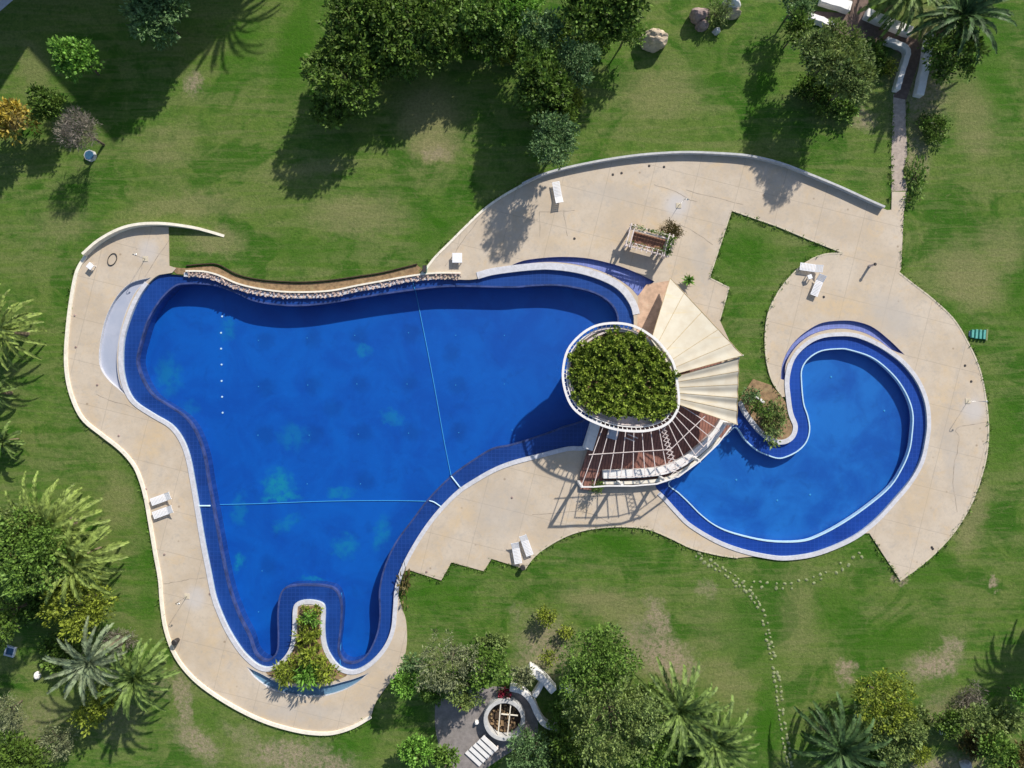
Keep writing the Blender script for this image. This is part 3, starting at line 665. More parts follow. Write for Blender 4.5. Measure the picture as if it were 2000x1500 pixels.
JO = [[(320,1140),(345,1136),(370,1131),(402,1128)], [(188,770),(215,782),(245,790),(268,800)], [(1278,362),(1300,368),(1325,378),(1345,390),(1362,394)], [(1300,432),(1345,447),(1392,478)], [(1868,1000),(1860,930),(1872,860),(1868,836),(1926,824)],
      [(1054,415),(1054,465)], [(1054,415),(1122,412)], [(1100,412),(1108,462)], [(1340,372),(1450,400)], [(870,520),(905,470),(935,430)], [(330,470),(285,540)], [(1040,1005),(1140,1000),(1200,1025)]]
for q in JO:
    mb = MB(); R = random.Random(int(q[0][0])); pts_ = [(x+R.uniform(-.05, .05), y+R.uniform(-.05, .05)) for x, y in PL(smooth([(a[0], a[1]) for a in q], False, 5))]
    mb.ribbon(pts_, -.03, .03, DZ-.02, DZ+.004); setp(mb.build('deck_joint', M['joint']), kind='structure')
# beds
BED = [(583,1183,1),(626,1183,1),(626,1245),(634,1272),(650,1292),(672,1310),(676,1320),(640,1332),(590,1335),(545,1327),(520,1312),(545,1297),(566,1281),(578,1255),(582,1220)]
sheet('flower_bed', PL(sm(BED)), DZ+.006, M['soil'])
nub = [(582,1176),(628,1177),(634,1230),(638,1262),(655,1290),(680,1314),(676,1328),(640,1337),(590,1340),(545,1332),(514,1316),(532,1302),(555,1284),(568,1262),(573,1230),(574,1190)]
sheet('flower_bed', PL(sm([(1443,781,1),(1455,800),(1482,836),(1508,857),(1530,858),(1545,848),(1550,832),(1540,805),(1530,780),(1505,752,1),(1470,740,1)])), .10, M['soil'])
sheet('terrace', PL([(1262,556),(1308,548),(1290,610),(1290,700),(1230,720),(1244,640),(1246,578)]), DZ+.006, M['terracotta'])
# paths, top right
sheet('path', PL([(1745,184),(1768,188),(1769,240),(1772,300),(1764,335),(1773,372),(1741,374),(1741,300),(1743,240)]), .012, M['gravel'])
sheet('brick_path', PL([(1570,20),(1700,30),(1745,62),(1792,78),(1800,105),(1770,195),(1745,190),(1768,110),(1730,88),(1640,66),(1575,42)]), .016, M['brick_path'])
sheet('brick_path', PL([(1655,-40),(1690,-40),(1700,30),(1660,30)]), .020, M['brick_path'])
sheet('paving', PL(smooth([(850,1370,1),(905,1345),(960,1340),(1010,1350),(1040,1380),(1050,1430),(1010,1460,1),(950,1500,1),(905,1520,1),(860,1470,1),(850,1420)], True, 3)), .012, M['paving'])
sheet('path', PL([(862,1500),(905,1440),(945,1450),(905,1520),(880,1560),(840,1560)]), .008, M['brick_path'])
def wall_bits(name, segs, w, h, m, labels, cat, group):
    for s_, lb, w_ in zip(segs, labels, w):
        mb = MB(); p2 = PL(smooth(s_, False, 3)); R = random.Random(len(lb)); p2 = [(x+R.uniform(-.05, .05), y+R.uniform(-.05, .05)) for x, y in p2]
        mb.ribbon(p2, -w_/2, w_/2, -.1, h); setp(mb.build(name, m, bevel=.04), lb, cat, group)
wall_bits('garden_wall', [[(1600,2),(1628,11),(1656,20)], [(1578,38),(1600,46),(1626,55)], [(1686,30),(1712,42),(1740,54),(1775,67)], [(1726,84),(1748,92),(1766,104),(1760,130),(1752,158),(1746,180)], [(1812,70),(1806,100),(1800,140),(1788,190)], [(1656,-30),(1656,-10),(1657,6)]],
          [.95, .55, .85, .5, .75, .35], .75, M['white'],
          ['broad white wall beside the brick path, cut by the top edge of the photo', 'short thin white wall left of the brick path, beside the olive tree', 'white wall half hidden under the big palm fronds', 'angled white wall on the inner corner of the brick path', 'thick bluish white wall on the right side of the brick path', 'narrow white wall end at the top edge of the photo'], 'wall', 'white walls along the brick path')

Rg = np.random.default_rng(77); gp = []
def edge_tufts(pts, off, n_per_m=7, z=0.0):
    w = PL(pts)
    for i in range(len(w)-1):
        a = np.array(w[i]); b = np.array(w[i+1]); L_ = np.linalg.norm(b-a); t_ = (b-a)/max(L_, 1e-6); nr = np.array([-t_[1], t_[0]])
        for k in range(int(L_*n_per_m)):
            u = Rg.random(); q = a+(b-a)*u+nr*(off+Rg.normal(0, .10)+.12*math.sin((a[0]+a[1]+L_*u)*2.1)); gp.append((q[0], q[1], z))
edge_tufts(smooth(LEFT_EDGE[4:], False, 4), -.22); edge_tufts(smooth(NORTH_EDGE[:8], False, 4), .16); edge_tufts(smooth(EAST_EDGE, False, 4), .12); edge_tufts(smooth(SOUTH, False, 4), .12)
edge_tufts([(1645,494),(1575,466),(1520,443),(1428,411),(1385,543),(1423,562),(1405,625)], .12); edge_tufts(smooth(ISL_W, False, 4), -.10); edge_tufts([(1025,1111),(960,1091),(945,1115),(882,1098),(862,1133),(800,1113)], .10)
edge_tufts([(1757,1133),(1697,1041)], .1); edge_tufts([(1738,400),(1741,375),(1742,300),(1744,200)], .05); edge_tufts([(1769,200),(1773,300),(1766,340),(1772,375),(1764,415),(1759,525)], .05)
gp = np.array(gp); gm = leaves_mesh('grass', *sprigs(Rg, gp, 7, .20, .06, np.tile([0, 0, .6], (len(gp), 1)), up=.8, spread=.08))
setp(link('grass', gm, L['green']), 'tufts of grass creeping over the deck edges', 'grass', kind='stuff')
# ------------------------------------------------------------------ garden pavilion
Z_ROOF = 3.6
RAIL = [(1100,722),(1109,684),(1133,655),(1162,637),(1197,631),(1232,635),(1262,649),(1290,672),(1314,706),(1322,742),(1326,788),(1313,818),(1291,834),(1256,842),(1212,840),(1177,831),(1139,813),(1115,790),(1102,755)]
PLANT = [(1114,708),(1137,676),(1170,654),(1200,647),(1232,650),(1262,665),(1287,688),(1316,720),(1318,787),(1303,805),(1277,815),(1240,815),(1197,812),(1155,801),(1130,778),(1115,746)]
pav = empty('garden_pavilion', (*P(1215, 738), 0)); setp(pav, 'round pavilion with planted roof, white railing, radiating pergola beams and timber terrace', 'pavilion')
ox, oy = P(1215, 738)
def ploc(o): o.location = (-ox, -oy, 0); return o
rr_ = lambda lp, z: PL(sm(lp), z)
ploc(slab('wall', [grow(rr_(RAIL, 3.0), -1.1)], 0.0, 3.25, M['white'], pav))
rs = rr_(RAIL, Z_ROOF)
ploc(slab('roof', [grow(rs, -.42)], 3.25, Z_ROOF, M['pink_white'], pav))
ploc(slab('roof_bed', [rr_(PLANT, Z_ROOF+.2)], Z_ROOF-.02, Z_ROOF+.22, M['soil'], pav))
mb = MB(); mb.ribbon(grow(rr_(PLANT, Z_ROOF+.3), .02), -.09, .09, Z_ROOF-.01, Z_ROOF+.32, True); ploc(mb.build('planter_edge', M['pink_white'], pav))
ZR = 4.45; rail = rr_(RAIL, ZR)
mb = MB(); mb.ribbon(rail, -.11, .11, ZR-.10, ZR, True); r2 = grow(rail, -.0)
mb.ribbon(grow(rail, -.36), -.05, .05, 4.0, 4.07, True)
acc = 0; RS_ = sgn(rail)
for i in range(len(rail)):
    a = Vector(rail[i]); b = Vector(rail[(i+1) % len(rail)]); d_ = (b-a).length; k = 0
    while acc < d_:
        q = a.lerp(b, acc/d_); t_ = (b-a).normalized(); n_ = Vector((t_.y, -t_.x))*(RS_*.55); mb.bar((q.x, q.y, ZR-.12), (q.x-n_.x, q.y-n_.y, 3.5), .06, .08); acc += .42
    acc -= d_
ploc(mb.build('railing', M['white'], pav))
# second inner rail line
mb = MB(); inr = grow(rr_(RAIL, 4.0), -.55); mb.ribbon(inr, -.05, .05, 3.58, 3.98, True); ploc(mb.build('inner_railing', M['pink_white'], pav))
TER = [(1225,690),(1272,672),(1400,690),(1438,760),(1440,800),(1428,838),(1400,870),(1362,902),(1320,928),(1285,942),(1240,948),(1182,950),(1160,958),(1133,955),(1133,925),(1152,868),(1180,815)]
ploc(slab('timber_terrace', [PL(TER, .4)], .02, .42, M['timber'], pav))
# curved white parapet
par = smooth([(1178,927),(1215,926),(1260,924),(1300,918),(1335,902),(1370,876),(1398,848),(1416,820)], False, 4)
mb = MB(); mb.ribbon(PL(par, 1.2), -.40, .40, .42, 1.2); ploc(mb.build('parapet', M['white'], pav, bevel=.03))
mb = MB(); mb.ribbon(PL(smooth([(1178,943),(1215,943),(1262,941),(1305,934),(1345,913),(1380,884),(1408,856)], False, 4), .9), -.15, .15, .42, .9); ploc(mb.build('outer_kerb', M['kerb'], pav))
# pergola beams
ZB = 3.75
BEAMS = [((1179,830),(1135,951)), ((1191,835),(1160,948)), ((1207,838),(1187,946)), ((1222,840),(1211,948)), ((1238,841),(1236,948)), ((1254,842),(1261,947)), ((1271,840),(1283,944)), ((1287,836),(1306,938)), ((1296,833),(1325,930)),
         ((1305,827),(1346,916)), ((1312,820),(1366,900)), ((1318,812),(1385,884)), ((1324,803),(1402,866)), ((1330,792),(1418,848))]
for bi, (a, b) in enumerate(BEAMS):
    f_ = 1.0 if bi < 2 else .85
    b = (a[0]+(b[0]-a[0])*f_, a[1]+(b[1]-a[1])*f_)
    mb = MB(); a_ = P(*a, ZB); b_ = P(*b, ZB); mb.bar((*a_, ZB), (*b_, ZB), .065, .08); ploc(mb.build('beam', M['pink_white'], pav))
outer = PL([(1133,951),(1160,951),(1187,949),(1236,949),(1283,945),(1325,931),(1366,901),(1402,867),(1431,829)], ZB-.1)
mb = MB(); mb.ribbon(outer, -.06, .06, ZB-.20, ZB-.06); ploc(mb.build('outer_beam', M['white'], pav))
eb = PL([(1190,931),(1236,931),(1277,928),(1321,916),(1358,888),(1389,857),(1405,840)], ZB-.07)
mb = MB(); mb.ribbon(eb, -.03, .03, ZB-.11, ZB-.045); ploc(mb.build('edge_beam', M['pink_white'], pav))
mid = PL([(1150,888),(1310,878),(1378,812)], ZB+.14)
mb = MB(); mb.ribbon(mid, -.035, .035, ZB+.045, ZB+.11); ploc(mb.build('cross_beam', M['pink_white'], pav))
mb = MB()  # lattice strip
for k in range(12):
    a_ = Vector(P(1290, 836, ZB)).lerp(Vector(P(1312, 936, ZB)), k/12); b_ = Vector(P(1300, 834, ZB)).lerp(Vector(P(1328, 930, ZB)), (k+1)/12)
    c_ = Vector(P(1300, 834, ZB)).lerp(Vector(P(1328, 930, ZB)), k/12); d_ = Vector(P(1290, 836, ZB)).lerp(Vector(P(1312, 936, ZB)), (k+1)/12)
    mb.bar((*a_, ZB+.10), (*b_, ZB+.10), .05, .03); mb.bar((*c_, ZB+.13), (*d_, ZB+.13), .05, .03)
ploc(mb.build('lattice', M['pink_white'], pav))
for q in ((1136,950), (1215,948), (1300,939), (1366,900), (1430,829)):
    mb = MB(); x, y = P(*q, 3.4); mb.box((x, y, (ZB-.28)/2+.05), (.24, .24, ZB-.38)); ploc(mb.build('post', M['white'], pav))
for q, w_, l_, h_, m_ in (((1158,850), .85, 2.9, 1.9, 'white'), ((1199,846), .9, 1.2, 1.5, 'greyframe')):
    mb = MB(); x, y = P(*q, h_); mb.box((x, y, h_/2+.05), (w_, l_, h_-.1), rad(-17)); ploc(mb.build('service_block', M[m_], pav, bevel=.03))
for (qa, qb) in (((1226,848),(1246,856)), ((1222,855),(1240,862))):
    mb = MB(); mb.bar((*P(*qa, 1.2), 1.2), (*P(*qb, 1.2), 1.2), .12, .06); mb.bar((*P(*qb, 1.2), .42), (*P(*qb, 1.2), 1.2), .06, .06); ploc(mb.build('handrail', M['pink_white'], pav))
# roof shrubs: one mass
R_ = np.random.default_rng(9); from mathutils.geometry import intersect_point_tri_2d
def inside(p, lp):
    c_ = False; j = len(lp)-1
    for i in range(len(lp)):
        if (lp[i][1] > p[1]) != (lp[j][1] > p[1]) and p[0] < (lp[j][0]-lp[i][0])*(p[1]-lp[i][1])/(lp[j][1]-lp[i][1])+lp[i][0]: c_ = not c_
        j = i
    return c_
def mound_field(lp, n_m, rmin, rmax, z0, seed, n_sp, n_per, ll, lw, sep=.66):
    R = np.random.default_rng(seed); xs = [p[0] for p in lp]; ys = [p[1] for p in lp]; cs = []
    tries = 0
    while len(cs) < n_m and tries < 20000:
        tries += 1
        p = (R.uniform(min(xs), max(xs)), R.uniform(min(ys), max(ys)))
        r = R.uniform(rmin, rmax)
        if inside(p, lp) and all((p[0]-c[0])**2+(p[1]-c[1])**2 > (sep*(r+c[2]))**2 for c in cs): cs.append((p[0], p[1], r))
    pts = []; od = []
    for (x, y, r) in cs:
        d = unit(R.normal(0, 1, (n_sp, 3))); d[:, 2] = np.abs(d[:, 2])
        pts.append(np.array([x, y, z0])+d*np.array([r, r, r*1.15])*R.uniform(.6, 1, (n_sp, 1))); od.append(d)
    return sprigs(R, np.concatenate(pts), n_per, ll, lw, np.concatenate(od), spread=.14)
a = mound_field(grow(rr_(PLANT, 4.0), -.10), 120, .22, .34, Z_ROOF+.12, 4, 14, 8, .18, .10, .6)
b_ = mound_field(grow(rr_(PLANT, 4.2), -.15), 60, .44, .62, Z_ROOF+.45, 3, 24, 12, .27, .17, .86)
o = link('roof_planting', leaves_mesh('roof_planting', *a), L['dark']); setp(o, 'low dark green underplanting between the shrubs on the pavilion roof', 'roof planting', kind='stuff')
o = link('roof_planting', leaves_mesh('roof_planting', *b_), L['roof']); setp(o, 'dense mounds of yellow green shrubs covering the pavilion roof', 'roof planting', kind='stuff')

# shade sails
def sail(name, quad, label, zs, ribs, sag, seams=(0, 1)):
    """quad: near-left, near-right (hub side), far-right, far-left ; fan pleats run hub->rim"""
    nu, nv = 40, 18; mb = MB(); vs = []; fs = []
    (p0, p1, p2, p3) = [Vector((*P(q[0], q[1], z), z)) for q, z in zip(quad, zs)]
    for i in range(nu+1):
        u = i/nu
        for j in range(nv+1):
            v = j/nv
            a_ = p0.lerp(p1, u); b_ = p3.lerp(p2, u); q = a_.lerp(b_, v)
            z = q.z - sag*math.sin(math.pi*u)*math.sin(math.pi*v)*.9 + ribs[1]*math.cos(u*ribs[0]*2*math.pi+math.sin(v*3)*.5)*(v**.6)*(.35+.65*(abs(math.sin(u*7+2)) if ribs[0] < 6 else 1-u))*(1 if ribs[0] < 6 else max(.12, 1-1.5*u))
            vs.append((q.x, q.y, z))
    W_ = nv+1
    for i in range(nu):
        for j in range(nv): fs.append((i*W_+j, (i+1)*W_+j, (i+1)*W_+j+1, i*W_+j+1))
    k = len(vs); vs2 = [(x, y, z-.025) for x, y, z in vs]; fs += [tuple(reversed([q+k for q in f])) for f in fs]
    root = empty(name, (p0.x, p0.y, 0)); setp(root, label, 'shade sail', 'shade sails beside the pavilion')
    mb.add(vs+vs2, fs); me_o = mb.build('cloth', M['sail'], root, smoothed=True); me_o.location = (-p0.x, -p0.y, 0)
    sm_ = MB()
    for ui in seams:
        i_ = int(ui*nu); sm_.tube([(vs[i_*W_+j_][0], vs[i_*W_+j_][1], vs[i_*W_+j_][2]+.004) for j_ in range(0, nv+1)], .028, 5)
    sm_.tube([(vs[i_*W_+nv][0], vs[i_*W_+nv][1], vs[i_*W_+nv][2]) for i_ in range(nu+1)], .04, 5)
    q_ = sm_.build('seam', M['seam'], root); q_.location = (-p0.x, -p0.y, 0)
    for pt in (p2, p3):
        if pt.z < 1.5: continue
        m2 = MB(); m2.tube([(pt.x, pt.y, 0), (pt.x, pt.y, pt.z+.1)], .07, 10); m_o = m2.build('mast', M['white'], root, smoothed=True); m_o.location = (-p0.x, -p0.y, 0)
    return root
sail('shade_sail', [(1317,731),(1272,664),(1309,543),(1450,694)], 'large cream triangular shade sail above the dark seam', (4.3, 4.4, 1.2, 4.0), (6.5, .11), .15, (0, .16, .34, .55, .8, 1))
sail('shade_sail', [(1320,788),(1319,736),(1443,699),(1439,829)], 'lower pleated cream shade sail over the timber terrace', (4.1, 4.1, 3.8, 3.8), (5, .10), .15, (0, .2, .42, .62, .82, 1))

# ------------------------------------------------------------------ poolside objects
# planter pergola on the upper deck
PZ = 1.8
pg = empty('pergola', (*P(1268, 470, PZ), 0), rad(-15)); setp(pg, 'small rectangular white timber pergola with vines around a brown table top', 'pergola')
Lx, Ly = 4.1, 1.75
for sy in (-1, 1):
    for off in (0, .34):
        MB().box((0, sy*(Ly/2-off+.1), PZ), (Lx+.3, .10, .14)).build('beam', M['pink_white'], pg)
for sx in (-1, 1):
    for off in (0, .36):
        MB().box((sx*(Lx/2-off), 0, PZ+.143), (.10, Ly+.5, .14)).build('rafter', M['pink_white'], pg)
    for sy in (-1, 1):
        MB().box((sx*(Lx/2-.1), sy*(Ly/2-.05), PZ/2+.02), (.22, .22, PZ-.14)).build('post', M['pink_white'], pg)
for k in range(-3, 4):
    MB().box((k*.5, -Ly/2-.15, PZ+.2), (.06, .5, .1)).build('rafter_end', M['pink_white'], pg)
mb = MB(); mb.box((0, -.02, 1.32), (Lx-1.0, Ly-.5, .06)); mb.build('table_top', M['tabletop'], pg)
for sx in (-1, 1): MB().box((sx*1.2, 0, .70), (.12, .8, 1.19)).build('table_leg', M['tabletop'], pg)
Rv = np.random.default_rng(31); pts = []
for i in range(210):
    s_ = Rv.random(); q = Rv.random()
    if s_ < .45: p_ = (-Lx/2+Lx*Rv.random(), Ly/2+Rv.normal(0, .08), PZ+.15)
    elif s_ < .62: p_ = (-Lx/2+Lx*Rv.random(), -Ly/2+.25+Rv.normal(0, .07), PZ+.1)
    else: p_ = (Lx/2-.1+Rv.normal(0, .14), Rv.uniform(-Ly/2, Ly/2), PZ+.15)
    pts.append(p_)
pts = np.array(pts)+Rv.normal(0, .04, (len(pts), 3)); vm = leaves_mesh('vine', *sprigs(Rv, pts, 7, .13, .08, np.tile([0, 0, 1.0], (len(pts), 1)), spread=.08))
link('vine', vm, L['green'], pg)
shrub(1309, 452, 23, 'brown', 'rounded olive brown shrub behind the small white pergola', h=1.5, ll=.15, lw=.08, dens=4, sq=.75, rot=-25)
# potted plant by sail tip
def pot(px, py, label):
    o = empty('potted_plant', (*P(px, py), DZ)); setp(o, label, 'potted plant')
    MB().disc((0, 0, 0), .22, .45, 16, .32).build('pot', M['white'], o)
    Rq = np.random.default_rng(px); c_ = np.array([[0, 0, .5]]); b, d, nr, l_, w_ = sprigs(Rq, np.repeat(c_, 14, 0), 7, .55, .13, np.tile([0, 0, .2], (14, 1)), up=.6, spread=.1)
    link('leaves', leaves_mesh('leaves', b, d, nr, l_, w_), L['bright'], o)
    return o
pot(1342, 549, 'small potted plant with green leaves standing near the upper tip of the shade sail')

def make_lounger():
    root = empty('sun_lounger', (0, 0, 0))
    mb = MB()
    for s_ in (-1, 1): mb.bar((-.95, s_*.29, .32), (.42, s_*.29, .32), .06, .07)
    for k in range(11): mb.box((-.90+k*.128, 0, .345), (.10, .56, .03))
    mb.build('seat', M['plastic'], root, bevel=.008)
    mb = MB(); an = rad(28)
    for k in range(5):
        d_ = .08+k*.125; mb.box((.42+d_*math.cos(an), 0, .345+d_*math.sin(an)), (.10, .56, .03), 0, ('Y', -an))
    for s_ in (-1, 1): mb.bar((.42, s_*.29, .33), (.42+.66*math.cos(an), s_*.29, .33+.66*math.sin(an)), .06, .06)
    mb.build('backrest', M['plastic'], root, bevel=.008)
    for sx, sy in ((-.85, -1), (-.85, 1), (.30, -1), (.30, 1)):
        MB().bar((sx, sy*.28, 0.0), (sx, sy*.28, .30), .07, .07).build('leg', M['plastic'], root)
    return root
proto = None
LG = [(1583, 523, -8, 'white sun lounger lying crosswise at the top of the round pool deck'),
      (1597, 558, 68, 'white sun lounger pointing down toward the small pool'),
      (1590, 541, 30, None),
      (315, 974, 20, 'upper of two white sun loungers beside the left kerb'),
      (319, 1000, 20, 'lower of two white sun loungers beside the left kerb'),
      (1009, 1080, 100, 'left white sun lounger near the stepped corner of the lower deck'),
      (1028, 1065, 110, 'right white sun lounger near the stepped corner of the lower deck'),
      (1089, 376, -80, 'grey white sun lounger standing at the edge of the tree shadow on the upper deck')]
for px, py, rz, lb in LG:
    if lb is None: continue
    o = make_lounger() if proto is None else copy_tree(proto)
    if proto is None: proto = o
    o.location = (*P(px, py, .4), DZ); o.rotation_euler.z = rad(rz); o.scale = (1.1, 1.15, 1); setp(o, lb, 'sun lounger', 'white sun loungers on the deck')
def small_table(px, py, label, rz=0, s=1.0):
    o = empty('side_table', (*P(px, py, .45), DZ), rad(rz)); setp(o, label, 'table')
    MB().box((0, 0, .46), (.95*s, .95*s, .05)).build('table_top', M['plastic'], o, bevel=.015)
    for sx in (-1, 1):
        for sy in (-1, 1): MB().box((sx*.38*s, sy*.38*s, .218), (.06, .06, .434)).build('leg', M['plastic'], o)
    return o
small_table(893, 504, 'square white table alone on the deck above the main pool')
small_table(177, 520, 'small pale table in the shade of the curved upper left wall', 50, .6)
small_table(1581, 541, 'small low white table between the two loungers on the round deck', 20, .45)
# showers: slim poles
def shower(px, py, label, rz=0, h=2.3):
    o = empty('pool_shower', (*P(px, py), DZ), rad(rz)); setp(o, label, 'shower', 'poolside showers')
    MB().box((0, 0, .02), (.5, .5, .04)).build('base', M['deckedge'], o)
    MB().tube([(0, 0, .04), (0, 0, h), (.12, 0, h+.08), (.3, 0, h+.06)], .028, 8).build('pole', M['steel'], o, smoothed=True)
    MB().disc((.3, 0, h-.03), .10, .05, 14, .04).build('shower_head', M['steel'], o)
    return o
shower(1889, 783, 'slim steel poolside shower on the right hand deck')
shower(366, 1164, 'slim steel poolside shower on the lower left deck')
shower(285, 506, 'slim steel poolside shower below the upper left wall')
shower(1325, 402, 'slim steel poolside shower on a pale patch above the small pergola')
# stubby post with speaker
o = empty('bollard', (*P(1697, 520), DZ)); setp(o, 'short dark bollard casting a thick shadow on the round deck', 'bollard')
MB().disc((0, 0, 0), .16, .06, 16).build('base', M['steel'], o); MB().disc((0, 0, .06), .12, 1.0, 14, .11).build('post', M['pink_white'], o, smoothed=False); MB().disc((0, 0, 1.06), .16, .10, 16, .10).build('cap', M['dark'], o)
o = empty('litter_bin', (*P(348, 1249), DZ)); setp(o, 'dark litter bin by the kerb on the lower left deck', 'litter bin')
MB().disc((0, 0, 0), .22, .7, 18, .26).build('body', M['dark'], o); MB().disc((0, 0, .70), .28, .06, 18, .2).build('lid', M['dark'], o)
o = empty('litter_bin', (*P(1021, 1106), .0)); setp(o, 'dark litter bin on the lawn edge below the two lower loungers', 'litter bin')
MB().disc((0, 0, 0), .20, .65, 18, .24).build('body', M['dark'], o); MB().disc((0, 0, .65), .26, .06, 18, .2).build('lid', M['dark'], o)
o = empty('pump_box', (*P(831, 527), DZ)); setp(o, 'small green box beside the rubble border at the top of the main pool', 'box')
MB().box((0, 0, .25), (.35, .6, .5)).build('body', M['tealbox'], o, bevel=.02); MB().box((0, 0, .53), (.4, .65, .05)).build('lid', M['dark'], o)
# hose ring
mb = MB(); x, y = P(221, 507); cs_ = [(math.cos(a_*.4)*.40, math.sin(a_*.4)*.62, .03+.0015*a_) for a_ in range(36)]; cr, sr = math.cos(-.45), math.sin(-.45)
mb.tube([(p[0]*cr-p[1]*sr, p[0]*sr+p[1]*cr, p[2]) for p in cs_], .03, 6); o = mb.build('hose', M['dark'], smoothed=True, loc=(x, y, DZ)); setp(o, 'coiled dark hose lying on the upper left deck', 'hose')
# metal frame post near the rubble
mb = MB(); 
for a_, b_ in (((868,535),(897,535)), ((897,535),(900,542))): mb.tube([(*P(*a_, .5), .5), (*P(*b_, .5), .5)], .045, 8)
for a_ in ((868,535), (897,535)): mb.tube([(*P(*a_, .4), .0), (*P(*a_, .5), .5)], .045, 8)
setp(mb.build('handrail', M['rock_red'], smoothed=True), 'low rusty brown handrail at the end of the rubble border', 'handrail')
# teal object on right lawn
o = empty('garden_box', (*P(1909, 653), 0), rad(-4)); setp(o, 'teal slatted plastic box lying on the right lawn', 'box')
for k in range(4): MB().box((-.62+k*.38, 0, .16), (.24, .9-.12*(k == 0), .26)).build('slat', M['tealbox'], o, bevel=.02)
MB().box((.80, 0, .12), (.16, 1.1, .2)).build('end_board', M['stone'], o); MB().box((-.05, 0, .03), (1.6, .5, .05)).build('base', M['greyframe'], o)
# hexagonal blue cover top left
o = empty('well_cover', (*P(178, 305), 0)); setp(o, 'octagonal blue cover with pale rim under the bare grey tree', 'cover')
MB().disc((0, 0, 0), .58, .30, 8, .54).build('rim', M['wall_stone'], o); MB().disc((0, 0, .30), .46, .05, 8, .44).build('lid', M['bluecover'], o)
o = empty('tank_hatch', (*P(22, 1271), 0), rad(-15)); setp(o, 'square hatch with pale frame in the shade at the left edge', 'hatch')
mb = MB()
for s_ in (-1, 1): mb.box((s_*.42, 0, .12), (.13, .97, .25)); mb.box((0, s_*.42, .12), (.70, .13, .244))
mb.build('frame', M['greyframe'], o); MB().box((0, 0, .06), (.70, .70, .12)).build('lid', M['bluecover'], o)
def rock_mesh(seed, sx, sy, sz, n=3):
    import bmesh
    from mathutils import noise
    bm = bmesh.new(); bmesh.ops.create_icosphere(bm, subdivisions=n, radius=1)
    for v in bm.verts:
        p = v.co.copy(); f = 1+.28*noise.noise(p*1.3+Vector((seed*7.1, 0, 0)))+.12*noise.noise(p*3.1+Vector((0, seed*3.3, 0)))
        f = round(f*9)/9*.5+f*.5
        v.co = Vector((p.x*sx, p.y*sy, max(p.z, -.3)*sz))*f
    me = bpy.data.meshes.new('rock'); bm.to_mesh(me); bm.free(); return me
def rock(px, py, sx, sy, sz, label, m='rock', seed=1, rz=0, n=3):
    o = link('rock', rock_mesh(seed, sx, sy, sz, n), M[m], None, (*P(px, py, sz*.5), sz*.2)); o.rotation_euler.z = rad(rz); return setp(o, label, 'rock')
rock(1278, 75, 1.35, .95, 1.6, 'large flat topped tan boulder on the upper lawn', seed=2, n=4)
rock(1368, 30, .95, .75, 1.3, 'reddish brown rock at the left of the rock group near the top edge', 'rock_red', seed=3)
rock(1372, 48, .6, .5, .9, 'dark grey rock in front of the reddish rock', 'rock_red', seed=7)
rock(1430, 5, .8, .6, 1.4, 'pale white rock at the top of the rock group', 'white', seed=4, rz=-30)
rock(1432, 27, .9, .32, .9, 'thin pale slab of rock at the right of the rock group', 'rock', seed=5, rz=4)
rock(1400, 60, .35, .3, .6, 'small round grey rock at the foot of the rock group', 'wall_stone', seed=6, rz=0)
shrub(1402, 25, 24, 'olive', 'grassy olive shrub growing between the rocks at the top edge', h=1.7, ll=.3, lw=.07)
rock(72, 1320, .30, .42, .35, 'small white stone in the shade near the left edge', 'white', seed=8)
rock(1842, 1428, .38, .4, .5, 'pinkish grey stone inside the small dark shrub', 'wall_stone', seed=9)
rock(1888, 1495, .55, .45, .5, 'pale grey stone at the bottom edge beside the brown ground', 'wall_stone', seed=11)
# light rope lines across the main pool
def rope(pts, label, r=.04, m='rope'):
    q = smooth([p[:2] for p in pts], False, 4); zs = []
    for i in range(len(q)):
        f = i/4; k = min(int(f), len(pts)-2); zs.append(pts[k][2]+(pts[k+1][2]-pts[k][2])*(f-k))
    mb = MB(); mb.tube([(*P(*p, z), z) for p, z in zip(q, zs)], r, 6); return setp(mb.build('pool_line', M[m], smoothed=True), label, 'line')
F_, E_ = -1.72, -.11
rope([(806,549,E_),(810,566,E_),(813,575,F_),(822,620,F_),(838,700,F_),(852,775,F_),(868,865,F_),(880,925,F_),(882,931,E_)], 'long pale line running down the main pool floor from the rubble border')
rope([(881,930,E_),(899,953,E_)], 'right one of two short white lines crossing the pool ledge beside the lower deck', .07, 'line')
rope([(383,988,E_),(411,988,E_)], 'short white line crossing the left pool ledge', .08, 'line')
rope([(414,986,F_),(500,984,F_),(640,979,F_),(760,978,F_),(832,979,F_)], 'straight pale line across the narrow lower part of the main pool floor')
rope([(838,978,E_),(848,981,E_),(863,991,E_)], 'left one of two short white lines crossing the pool ledge beside the lower deck', .06, 'line')
rope([(667,1158,E_),(669,1190,F_),(667,1240,F_),(664,1290,E_),(668,1303,E_)], 'short pale line beside the planted peninsula', r=.03)
